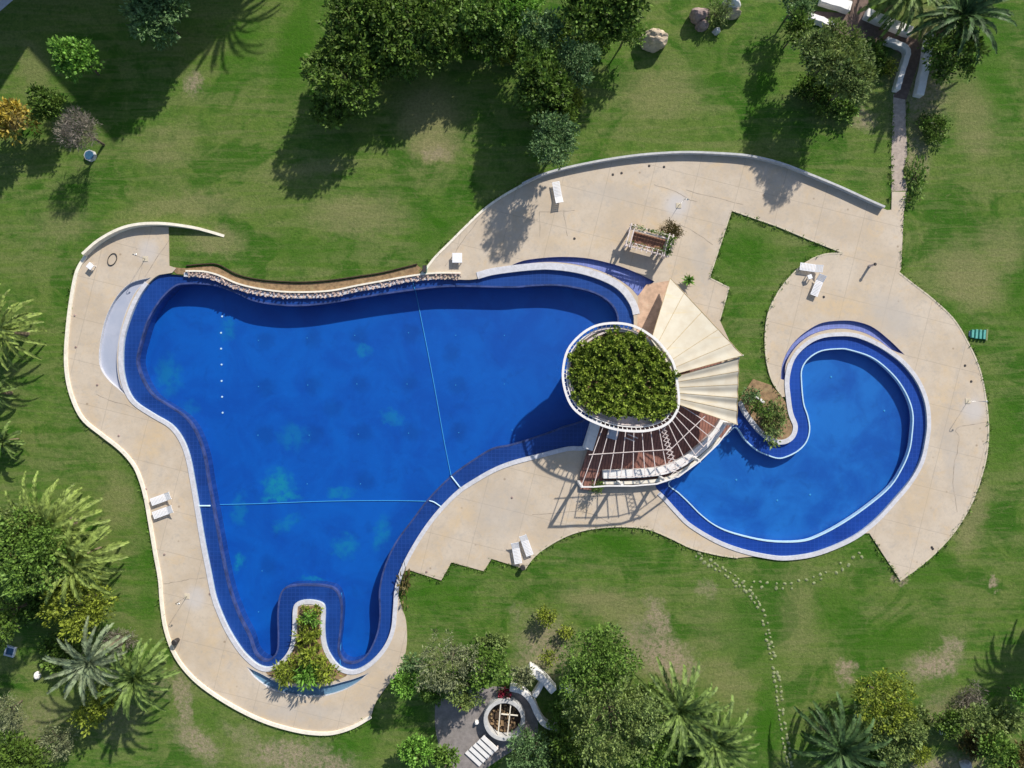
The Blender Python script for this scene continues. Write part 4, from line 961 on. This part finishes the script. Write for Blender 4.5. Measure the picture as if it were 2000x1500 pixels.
# fittings on the pool floor
dot = MB().disc((0, 0, 0), .16, .03, 12); dmesh = None
for grp, lst, z, m_ in (('bright round fittings in a row on the pool floor', [(434,618),(432,650),(432,681),(433,712),(433,744),(434,775),(435,806)], -1.75, 'line'),
                        ('faint round fittings scattered on the pool floor', [(505,665),(600,660),(693,655),(798,650),(890,655),(505,755),(601,752),(697,750),(795,750),(890,752),(504,850),(604,850),(700,848),(798,846),(896,845),(985,750),(985,655),(704,945),(600,945),(1000,840),(512,1115),(505,1195)], -1.75, 'rope')):
    base_o = None
    for q in lst:
        if base_o is None:
            base_o = MB().disc((0, 0, 0), .09 if 'bright' in grp else .05, .04, 12).build('floor_inlet', M[m_]); o = base_o
        else:
            o = base_o.copy(); COL.objects.link(o)
        o.location = (*P(*q, z), z); setp(o, ('small bright round fitting in the vertical row on the main pool floor' if 'bright' in grp else 'small faint round fitting on the main pool floor'), 'pool fitting', grp)
bo = None
for q in [(1623,736),(1727,802),(1582,966),(1518,977),(1438,937)]:
    if bo is None: bo = MB().disc((0, 0, 0), .09, .04, 12).build('floor_inlet', M['rope']); o = bo
    else: o = bo.copy(); COL.objects.link(o)
    o.location = (*P(*q, -.85), -.85); setp(o, 'small bright round fitting on the small pool floor', 'pool fitting', 'round fittings on the small pool floor')
# stepping stones
st_me = []
for k in range(5):
    rk = rock_mesh(20+k, .20, .16, .08, 2); rk.materials.append(M['stone']); st_me.append(rk)
R = random.Random(12)
def stones(path, step, rows, wid, label, group, cmax=400):
    pts = PL(smooth(path, False, 12)); acc = 0
    for i in range(len(pts)-1):
        a = Vector(pts[i]); b = Vector(pts[i+1]); L_ = (b-a).length
        while acc < L_:
            q = a.lerp(b, acc/L_); t_ = (b-a).normalized(); nr = Vector((t_.y, -t_.x))
            for r_ in range(rows):
                if R.random() < .12: continue
                u = (r_-(rows-1)/2)*wid+R.uniform(-.08, .08); p_ = q+nr*u+t_*R.uniform(-.15, .15)
                o = bpy.data.objects.new('stepping_stone', R.choice(st_me)); COL.objects.link(o); o.location = (p_.x, p_.y, -.005); o.rotation_euler.z = R.uniform(0, 6)
                s_ = R.uniform(.6, 1.05); o.scale = (s_, s_, 1); setp(o, label, 'stepping stone', group)
            acc += step
        acc -= L_
stones([(1362,1083),(1395,1105),(1432,1128),(1462,1155),(1485,1190),(1500,1240),(1512,1300),(1521,1350),(1528,1410),(1536,1460),(1545,1510)], .47, 2, .42, 'pale stone of the curving double row of stepping stones leading to the bottom edge', 'stepping stones of the long curving path')
stones([(1440,1141),(1500,1143),(1545,1143),(1590,1132),(1640,1108),(1685,1082)], .75, 2, .5, 'faint mossy stone of the short stepping path below the small pool', 'stepping stones of the short path below the small pool')
bo = None
for q in [(1197,341),(1214,338),(1268,324),(1297,326),(1122,466),(1609,580),(1885,714),(1897,745),(1820,1069),(1822,1072)]:
    if bo is None: bo = MB().disc((0, 0, 0), .13, .05, 10, .09).build('drain_cap', M['dark']); o = bo
    else: o = bo.copy(); COL.objects.link(o)
    o.location = (*P(*q, DZ), DZ); setp(o, 'small dark drain cap on the upper or right hand deck', 'drain cap', 'dark drain caps on the upper and right hand deck')
bo = None
for q in [(232,851),(321,1083),(833,1117),(190,752),(146,616),(148,678),(410,1160),(1000,972),(285,955)]:
    if bo is None: bo = MB().disc((0, 0, 0), .12, .06, 10, .08).build('drain_cap', M['rock_red']); o = bo
    else: o = bo.copy(); COL.objects.link(o)
    o.location = (*P(*q, DZ), DZ); setp(o, 'small reddish brown drain cap on the left or lower deck', 'drain cap', 'brown drain caps on the left and lower deck')
# ------------------------------------------------------------------ well and white garden walls at the bottom
cx, cy = P(985, 1407, 1.0)
w = empty('stone_well', (cx, cy, 0)); setp(w, 'round white walled well with timber bars across its opening', 'well')
mb = MB(); circ = [(math.cos(2*math.pi*k/48)*1.82, math.sin(2*math.pi*k/48)*1.82) for k in range(48)]; mb.ribbon(circ, -.19, .19, 0, 1.0, True); mb.build('wall', M['wall_stone'], w, bevel=.03)
mb = MB(); mb.disc((0, 0, .05), 1.64, .05, 40); mb.build('floor', M['soil_dark'], w)
for a_, b_ in (((-.35, 1.5), (-.60, -1.45)), ((.62, 1.45), (.30, -1.5)), ((-.3, .55), (1.3, .40))):
    MB().bar((*a_, .85), (*b_, .85), .10, .08).build('bar', M['kerb'], w)
mb = MB(); R = random.Random(3)
for k in range(60):
    a_ = R.uniform(0, 6.28); q = 1.45*math.sqrt(R.random()); mb.box((q*math.cos(a_), q*math.sin(a_), .14+R.random()*.1), (R.uniform(.1, .35), R.uniform(.08, .2), .1), R.uniform(0, 3))
setp(mb.build('rubble', M['soil'], w), kind='stuff')
for pts_, w_, h_, lb in (([(996,1345),(1020,1352),(1038,1370),(1048,1392),(1060,1412),(1075,1421),(1094,1426)], .55, .9, 'curved white wall bending around the right side of the well'),
                         ([(1032,1308),(1048,1318),(1063,1330),(1074,1343),(1082,1352)], .72, 1.3, 'short thick white wall above the well'),
                         ([(1043,1362),(1052,1348),(1059,1334)], .48, .95, 'narrow white wall linking the thick wall to the curved wall')):
    mb = MB(); mb.ribbon(PL(smooth(pts_, False, 4), h_), -w_/2, w_/2, 0, h_); setp(mb.build('garden_wall', M['white'], bevel=.05), lb, 'wall', 'white walls around the well')
# stair beside the well
ang = math.atan2(-(1490-1432), (905-960)); s0 = P(958, 1444); st = empty('garden_stair', (*s0, 0)); st.rotation_euler.z = math.atan2(P(920,1485)[1]-s0[1], P(920,1485)[0]-s0[0])
setp(st, 'short flight of white steps leading down left from the well', 'stairs')
for k in range(5): MB().box((.1+k*.58, 0, .62-k*.13), (.44, 1.9, .13)).build('step', M['white'], st, bevel=.02)
for s_ in (-1, 1): MB().bar((-.2, s_*.82, .50), (2.6, s_*.82, -.06), .12, .2).build('stringer', M['pink_white'], st)
rock(1107, 1347, .7, .4, .7, 'pale rock beside the thick white wall above the well', 'white', seed=14, rz=-10)
rock(931, 1411, .22, .22, .4, 'small white stone left of the well rim', 'white', seed=15)
def flowers(px, py, r, label, seed):
    Rq = np.random.default_rng(seed); n = 40; c_ = np.column_stack([Rq.normal(0, r*.45, n), Rq.normal(0, r*.35, n), Rq.uniform(.3, .7, n)])
    o = empty('flowering_shrub', (*P(px, py, .5), 0)); setp(o, label, 'flowers')
    link('blossom', leaves_mesh('blossom', *sprigs(Rq, c_, 8, .16, .12, np.tile([0, 0, 1.0], (n, 1)), spread=.12)), M['red'], o)
    c2 = c_-np.array([0, 0, .2]); link('foliage', leaves_mesh('foliage', *sprigs(Rq, c2, 6, .2, .1, np.tile([0, 0, 1.0], (n, 1)), spread=.2)), L['dark'], o)
flowers(984, 1354, .7, 'small shrub with crimson flowers above the well', 41)
flowers(907, 1378, .5, 'dim crimson flowering shrub left of the well', 42)

# ------------------------------------------------------------------ buildings outside the frame whose shadows reach the lawn
def house(pts, h, label):
    lp = PL(pts); cx_ = sum(p[0] for p in lp)/len(lp); cy_ = sum(p[1] for p in lp)/len(lp)
    o = empty('building', (cx_, cy_, 0)); setp(o, label, 'building')
    q = slab('wall', [lp], 0, h-.3, M['facade'], o); q.location = (-cx_, -cy_, 0)
    q = slab('roof', [grow(lp, .25)], h-.3, h, M['roofgrey'], o); q.location = (-cx_, -cy_, 0)
    for i in range(len(lp)):
        a = Vector(lp[i]); b = Vector(lp[(i+1) % len(lp)]); L_ = (b-a).length; t_ = (b-a).normalized(); an_ = math.atan2(t_.y, t_.x)
        for fl in range(int(h//3)):
            for k in range(int(L_//3)):
                p_ = a+t_*(1.5+k*3); mb = MB(); mb.box((p_.x-cx_, p_.y-cy_, 1.6+fl*3), (1.2, .12, 1.3), an_); mb.build('window', M['bluecover'], o)
    return o
house([(413,-26), (200,-258), (407,-473), (620,-243)], 12, 'tall grey building beyond the top edge, its square corner shading the upper left lawn')
house([(150,-62), (-200,-62), (-200,-300), (150,-300)], 11, 'grey building beyond the top left corner, shading the left corner lawn')
sheet('paving', PL([(-60,80),(-60,-60),(70,-60),(26,0),(0,22)]), .012, M['coping'])

# ------------------------------------------------------------------ trees and shrubs
tree(147, 110, 50, 3.6, 'bright', 'small bright green tree standing in the building shadow', ll=.3, lw=.2, dens=1.1, open_=.4)
tree(305, 22, 62, 4.2, 'blue', 'blue green tree cut by the top edge of the photo', ll=.34, lw=.2, dens=1.0, open_=.3)
shrub(14, 232, 44, 'orange', 'golden orange tree at the left edge', name='tree', cat='tree', h=4.6, ll=.4, lw=.18, open_=.4, dens=1.3)
tree(155, 255, 48, 3.8, 'bare', 'nearly leafless grey brown tree above the blue cover', ll=.36, lw=.045, dens=1.5, open_=.5, lobes=7, n_per=14)
tree(92, 205, 38, 3.0, 'dark', 'dark small tree added between the orange tree and the bare tree to widen the lawn shadow', dens=1.3)  # added tree, widens the shadow on the lawn below it
G = dict(ll=.40, lw=.24, n_per=11)
tree(672, 140, 84, 4.4, 'dark', 'large dark round tree standing lowest left in the upper grove', lobes=13, dens=.85, **G)
tree(648, 208, 48, 2.8, 'dark', 'low dark tree on the shaded side of the large round tree', lobes=8, dens=.9, **G)
tree(690, 30, 66, 5.6, 'dark', 'tree above the large dark round tree at the left of the grove', lobes=9, dens=.85, **G)
tree(800, 46, 102, 3.9, 'dark', 'biggest dark tree in the middle of the upper grove', lobes=14, dens=.8, **G)
tree(745, 95, 60, 3.6, 'dark', 'dark tree filling the gap under the biggest tree', lobes=8, dens=.9, **G)
tree(885, 25, 66, 3.3, 'green', 'green tree at the top edge right of the biggest dark tree', lobes=9, dens=.85, **G)
tree(855, 95, 46, 3.6, 'dark', 'dark tree below the green tree at the top edge', lobes=8, dens=.9, **G)
tree(965, 28, 64, 4.0, 'green', 'mid green tree at the top edge of the grove, left of the bluish tree', lobes=9, dens=.9, ll=.34, lw=.2)
tree(958, 85, 42, 3.4, 'dark', 'small dark tree under the mid green tree at the top edge', lobes=7)
tree(1055, 62, 48, 4.6, 'blue', 'bluish tree in the upper grove above the round grey green tree', lobes=8, ll=.28, lw=.16)
tree(1022, 22, 46, 4.2, 'bright', 'light green tree at the top edge between two darker trees', lobes=8, dens=.9, ll=.34, lw=.2)
tree(1128, 118, 44, 5.2, 'blue', 'round grey green tree with a tight crown in the upper grove', lobes=8, dens=1.4, ll=.22, lw=.13)
tree(1062, 175, 68, 5.2, 'dark', 'dark tree beside the round grey green tree', lobes=10, dens=1.0, **G)
tree(1045, 120, 50, 4.4, 'green', 'dull green tree under the bluish tree in the grove', lobes=8)
tree(1088, 222, 40, 4.0, 'dark', 'small dark tree just above the grey green pool wall tree', lobes=7, dens=1.2)
tree(1080, 274, 56, 5.0, 'blue', 'grey green tree touching the upper deck wall', lobes=9, dens=1.4, ll=.24, lw=.14)
tree(1195, 22, 64, 5.4, 'dark', 'dark tree at the top edge left of the flat boulder', lobes=10, **G)
tree(1140, 15, 56, 5.8, 'dark', 'dark tree at the top edge right of the bluish tree', lobes=9, **G)
tree(1222, 60, 34, 3.0, 'green', 'small green tree beside the flat topped boulder', lobes=7)
shrub(798, 137, 20, 'bright', 'small light green shrub in the shade below the grove', h=.8)
shrub(985, 105, 24, 'yellow', 'small yellow green shrub at the bend of the grove', h=.9)
shrub(1120, 190, 18, 'yellow', 'narrow yellow shrub on the right side of the grove', h=1.0, sq=1.6)
shrub(1112, 225, 16, 'yellow', 'bright yellow shrub just above the grey green pool wall tree', h=1.4)
tree(1552, 14, 40, 2.4, 'blue', 'blue green bush beside the broad white wall at the top edge', lobes=7, ll=.25, lw=.14)
tree(1622, 114, 70, 4.0, 'olive', 'large olive green tree left of the angled white wall', lobes=12, dens=1.9, ll=.27, lw=.15)
tree(1666, 158, 48, 5.4, 'olive', 'smaller olive green tree touching the large olive tree', lobes=8, dens=1.8, ll=.27, lw=.15)
tree(1556, 62, 30, 3.0, 'dark', 'dark bush between the blue green bush and the olive tree', lobes=7)
shrub(1735, 130, 14, 'yellow', 'pale yellow round shrub inside the angled white wall', h=.9)
palm(1775, -22, 92, 3.4, 'palm', 'big palm overhanging the brick path at the top edge', n=66, leaf_l=.75)
palm(1878, 32, 92, 3.6, 'palmdk', 'dark feathery palm right of the brick path', n=66, leaf_l=.7)
tree(1853, 108, 58, 3.0, 'dark', 'dark low tree under the palm right of the thick white wall', lobes=7)
shrub(1790, 345, 16, 'green', 'leafy shrub along the right edge of the gravel path', h=.7, sq=2.2)
shrub(1775, 390, 10, 'green', 'small shrub where the gravel path meets the deck', h=.5)
shrub(1822, 250, 34, 'dark', 'dark bush on the shaded ground right of the gravel path', h=1.0, open_=.3)
# left side
palm(2, 645, 88, 3.2, 'palmlt', 'yellow green palm at the left edge beside the wide deck', n=54, e1=-.2)
palm(-8, 768, 36, 2.0, 'palm', 'small palm tips at the left edge under the yellow green palm', n=26, leaf_l=.4)
palm(8, 862, 36, 1.8, 'palm', 'small round palm at the left edge', n=34, leaf_l=.4)
palm(95, 1035, 112, 3.4, 'palmlt', 'large spreading palm at the left edge, upper one of the cluster', n=70, leaf_l=.75, e1=-.25)
palm(150, 1095, 92, 3.6, 'palmlt', 'spreading palm leaning right out of the left cluster', n=60, leaf_l=.7, e1=-.25)
tree(48, 1082, 92, 5.2, 'green', 'dense green tree inside the left palm cluster', lobes=11, dens=1.2)
tree(30, 1020, 40, 4.6, 'olive', 'olive crown at the left edge above the dense green tree', lobes=7)
tree(148, 1183, 74, 3.6, 'yellow', 'yellow green tree below the left palm cluster', lobes=11, dens=.9, ll=.28, lw=.15, open_=.3)
palm(175, 1292, 74, 5.2, 'palmgy', 'grey leaved palm with sparse fronds on a tall trunk', n=64, leaf_w=.08, e1=-.9, droop=.9)
palm(266, 1322, 76, 4.2, 'palm', 'compact green palm right of the grey palm', n=62, leaf_l=.6, e1=-.5)
tree(205, 1362, 34, 2.0, 'yellow', 'small yellow bush between the two lower left palms', lobes=6, open_=.4)
tree(175, 1395, 34, 2.0, 'yellow', 'lower yellow bush between the palm shadows', lobes=6, open_=.5)
tree(-10, 1210, 60, 5.5, 'dark', 'dark tree cut by the left edge beside the yellow green tree', lobes=8)
tree(35, 1475, 56, 2.6, 'dark', 'dark bush in the bottom left corner', lobes=8)
tree(110, 1450, 40, 1.5, 'grey', 'greyish scrub at the foot of the grey palm shadow', lobes=6, open_=.5, ll=.25, lw=.07)
tree(10, 1390, 44, 2.2, 'grey', 'greyish scrub at the left edge above the corner bush', lobes=6, open_=.5, ll=.25, lw=.08)
shrub(235, 1252, 30, 'bare', 'dry brown twigs between the two lower left palms', h=1.2, ll=.3, lw=.04, open_=.4)
# bottom middle
tree(880, 1300, 72, 3.6, 'grey', 'grey green airy tree below the main pool, left of the well', lobes=9, dens=1.0, ll=.24, lw=.09, open_=.4)
tree(945, 1300, 52, 3.4, 'green', 'dark green tree just above the well', lobes=8, dens=1.1, ll=.24)
tree(905, 1345, 38, 2.8, 'olive', 'olive crown between the grey tree and the well', lobes=7)
tree(788, 1338, 26, 3.4, 'bright', 'vivid green small tree next to the lower deck corner', lobes=6, dens=1.4)
tree(800, 1300, 22, 2.6, 'blue', 'small bluish tree above the vivid green one', lobes=5)
tree(816, 1468, 34, 2.2, 'bright', 'round light green bush at the bottom edge, left of two', lobes=7, dens=1.3)
tree(868, 1476, 24, 2.0, 'green', 'round green bush at the bottom edge, right of two', lobes=6, dens=1.4)
shrub(1068, 1200, 20, 'yellow', 'small yellow green plant alone on the lower lawn', h=1.9, ll=.25, open_=.2, name='tree', cat='tree')
shrub(1105, 1232, 14, 'yellow', 'tiny yellow green plant beside the large olive tree', h=1.3, name='tree', cat='tree')
shrub(1072, 1281, 13, 'yellow', 'tiny yellow green plant above the thick white wall', h=1.0, name='tree', cat='tree')
tree(1165, 1290, 84, 4.6, 'green', 'large mixed green tree right of the white walls', lobes=12, dens=1.0, ll=.26, lw=.14)
tree(1195, 1400, 104, 5.2, 'olive', 'biggest olive tree at the bottom middle', lobes=15, dens=.8, ll=.26, lw=.14)
tree(1255, 1455, 64, 4.6, 'green', 'green tree between the biggest olive tree and the palms', lobes=9, ll=.26, lw=.14)
tree(1120, 1475, 52, 3.0, 'dark', 'dark tree at the bottom edge right of the well', lobes=8)
tree(1035, 1475, 60, 2.4, 'blue', 'low bluish green tree at the bottom edge under the well', lobes=8, ll=.24, lw=.13)
tree(1018, 1322, 22, 2.0, 'grey', 'grey green bush touching the thick white wall', lobes=5)
palm(1325, 1385, 92, 4.4, 'palm', 'upper palm of the pair at the bottom middle', n=62, leaf_l=.7)
palm(1395, 1450, 86, 3.6, 'palm', 'lower palm of the pair at the bottom middle', n=62, leaf_l=.65)
# bottom right
palm(1640, 1460, 92, 3.4, 'palmdk', 'dark green palm at the bottom edge right of the stepping stones', n=56, leaf_l=.7)
tree(1725, 1365, 66, 2.8, 'yellow', 'mustard yellow tree in the bottom right garden', lobes=11, dens=.9, ll=.25, lw=.13, open_=.3)
tree(1740, 1440, 62, 2.6, 'olive', 'olive yellow tree below the mustard tree', lobes=9, dens=.9, open_=.3)
shrub(1790, 1470, 26, 'yellow', 'vivid lime shrub at the bottom edge below the mustard tree', h=1.6)
tree(1848, 1410, 30, 1.5, 'dark', 'small round dark shrub around a pale stone', lobes=6, dens=1.5, ll=.2)
shrub(1895, 1362, 30, 'bare', 'grey leafless bush above the small dark shrub', h=1.0, ll=.3, lw=.04, open_=.3)
tree(1900, 1400, 36, 1.6, 'olive', 'pale olive bush right of the small dark shrub', lobes=6, open_=.4)
tree(1942, 1462, 40, 2.6, 'green', 'green bush in the bottom right corner', lobes=7)
tree(1985, 1495, 40, 2.6, 'brown', 'reddish brown bush in the bottom right corner', lobes=7)
tree(1998, 1360, 22, 2.0, 'bright', 'light green bush at the right edge', lobes=5)
palm(2142, 1222, 78, 5.0, 'palm', 'palm beyond the right edge, its frond shadow lying on the lawn', n=90)
tree(1965, -75, 75, 5.5, 'dark', 'unseen dark tree added beyond the top edge at the right to shade the lawn', lobes=10)  # unseen tree, added to cast shade on the upper right lawn
palm(510, -262, 95, 7.2, 'palm', 'tall palm beyond the top edge, its frond shadow lying on the upper left lawn', n=60)
# beds
a = mound_field(grow(PL(sm(BED), .8), -.15), 24, .16, .34, DZ+.25, 8, 14, 7, .30, .11, .95)
setp(link('bed_planting', leaves_mesh('bed_planting', *a), L['yellow']), 'low yellow green planting filling the peninsula bed in the main pool', 'planting', kind='stuff')
for px, py, r_, k_, lb, h_ in [(602,1282,15,'yellow','tall leafy plant at the middle of the peninsula bed',2.0), (558,1314,18,'yellow','green leafy plant at the left end of the peninsula bed',2.2), (640,1314,17,'yellow','olive leafy plant at the right end of the peninsula bed',2.0), (600,1314,20,'bright','bright leafy plant at the wide base of the peninsula bed',1.8), (600,1240,15,'yellow','small yellow plant halfway along the peninsula bed',.9)]:
    shrub(px, py, r_, k_, lb, name='leafy_plant', cat='plant', h=h_, ll=.5, lw=.15, dens=1.7, n_per=9)
shrub(608, 1205, 16, 'bright', 'small bright plant near the tip of the peninsula bed', h=.9)
shrub(1510, 822, 26, 'olive', 'pale green shrub in the bed beside the small pool', h=1.0, sq=1.5)
shrub(1482, 796, 20, 'dark', 'dark green shrub at the top of the bed beside the small pool', h=2.8)
shrub(1166, 950, 9, 'dark', 'small dark green plant at the lower corner of the pavilion terrace', h=2.2, ll=.16, lw=.09, dens=5)
shrub(1462, 772, 17, 'blue', 'bluish shrub next to the shade sail', h=1.3)
mb = MB(); mb.ribbon(PL(smooth([(1473,771),(1483,778),(1493,787)], False, 3), .5), -.12, .12, .1, .5); setp(mb.build('stone_bench', M['white'], bevel=.03), 'short white stone bench among the shrubs beside the small pool', 'bench')
shrub(789, 1140, 9, 'brown', 'narrow brown hedge along the right side of the lower pool', name='hedge', cat='hedge', h=.5, sq=3.2)

# understorey filling the groves
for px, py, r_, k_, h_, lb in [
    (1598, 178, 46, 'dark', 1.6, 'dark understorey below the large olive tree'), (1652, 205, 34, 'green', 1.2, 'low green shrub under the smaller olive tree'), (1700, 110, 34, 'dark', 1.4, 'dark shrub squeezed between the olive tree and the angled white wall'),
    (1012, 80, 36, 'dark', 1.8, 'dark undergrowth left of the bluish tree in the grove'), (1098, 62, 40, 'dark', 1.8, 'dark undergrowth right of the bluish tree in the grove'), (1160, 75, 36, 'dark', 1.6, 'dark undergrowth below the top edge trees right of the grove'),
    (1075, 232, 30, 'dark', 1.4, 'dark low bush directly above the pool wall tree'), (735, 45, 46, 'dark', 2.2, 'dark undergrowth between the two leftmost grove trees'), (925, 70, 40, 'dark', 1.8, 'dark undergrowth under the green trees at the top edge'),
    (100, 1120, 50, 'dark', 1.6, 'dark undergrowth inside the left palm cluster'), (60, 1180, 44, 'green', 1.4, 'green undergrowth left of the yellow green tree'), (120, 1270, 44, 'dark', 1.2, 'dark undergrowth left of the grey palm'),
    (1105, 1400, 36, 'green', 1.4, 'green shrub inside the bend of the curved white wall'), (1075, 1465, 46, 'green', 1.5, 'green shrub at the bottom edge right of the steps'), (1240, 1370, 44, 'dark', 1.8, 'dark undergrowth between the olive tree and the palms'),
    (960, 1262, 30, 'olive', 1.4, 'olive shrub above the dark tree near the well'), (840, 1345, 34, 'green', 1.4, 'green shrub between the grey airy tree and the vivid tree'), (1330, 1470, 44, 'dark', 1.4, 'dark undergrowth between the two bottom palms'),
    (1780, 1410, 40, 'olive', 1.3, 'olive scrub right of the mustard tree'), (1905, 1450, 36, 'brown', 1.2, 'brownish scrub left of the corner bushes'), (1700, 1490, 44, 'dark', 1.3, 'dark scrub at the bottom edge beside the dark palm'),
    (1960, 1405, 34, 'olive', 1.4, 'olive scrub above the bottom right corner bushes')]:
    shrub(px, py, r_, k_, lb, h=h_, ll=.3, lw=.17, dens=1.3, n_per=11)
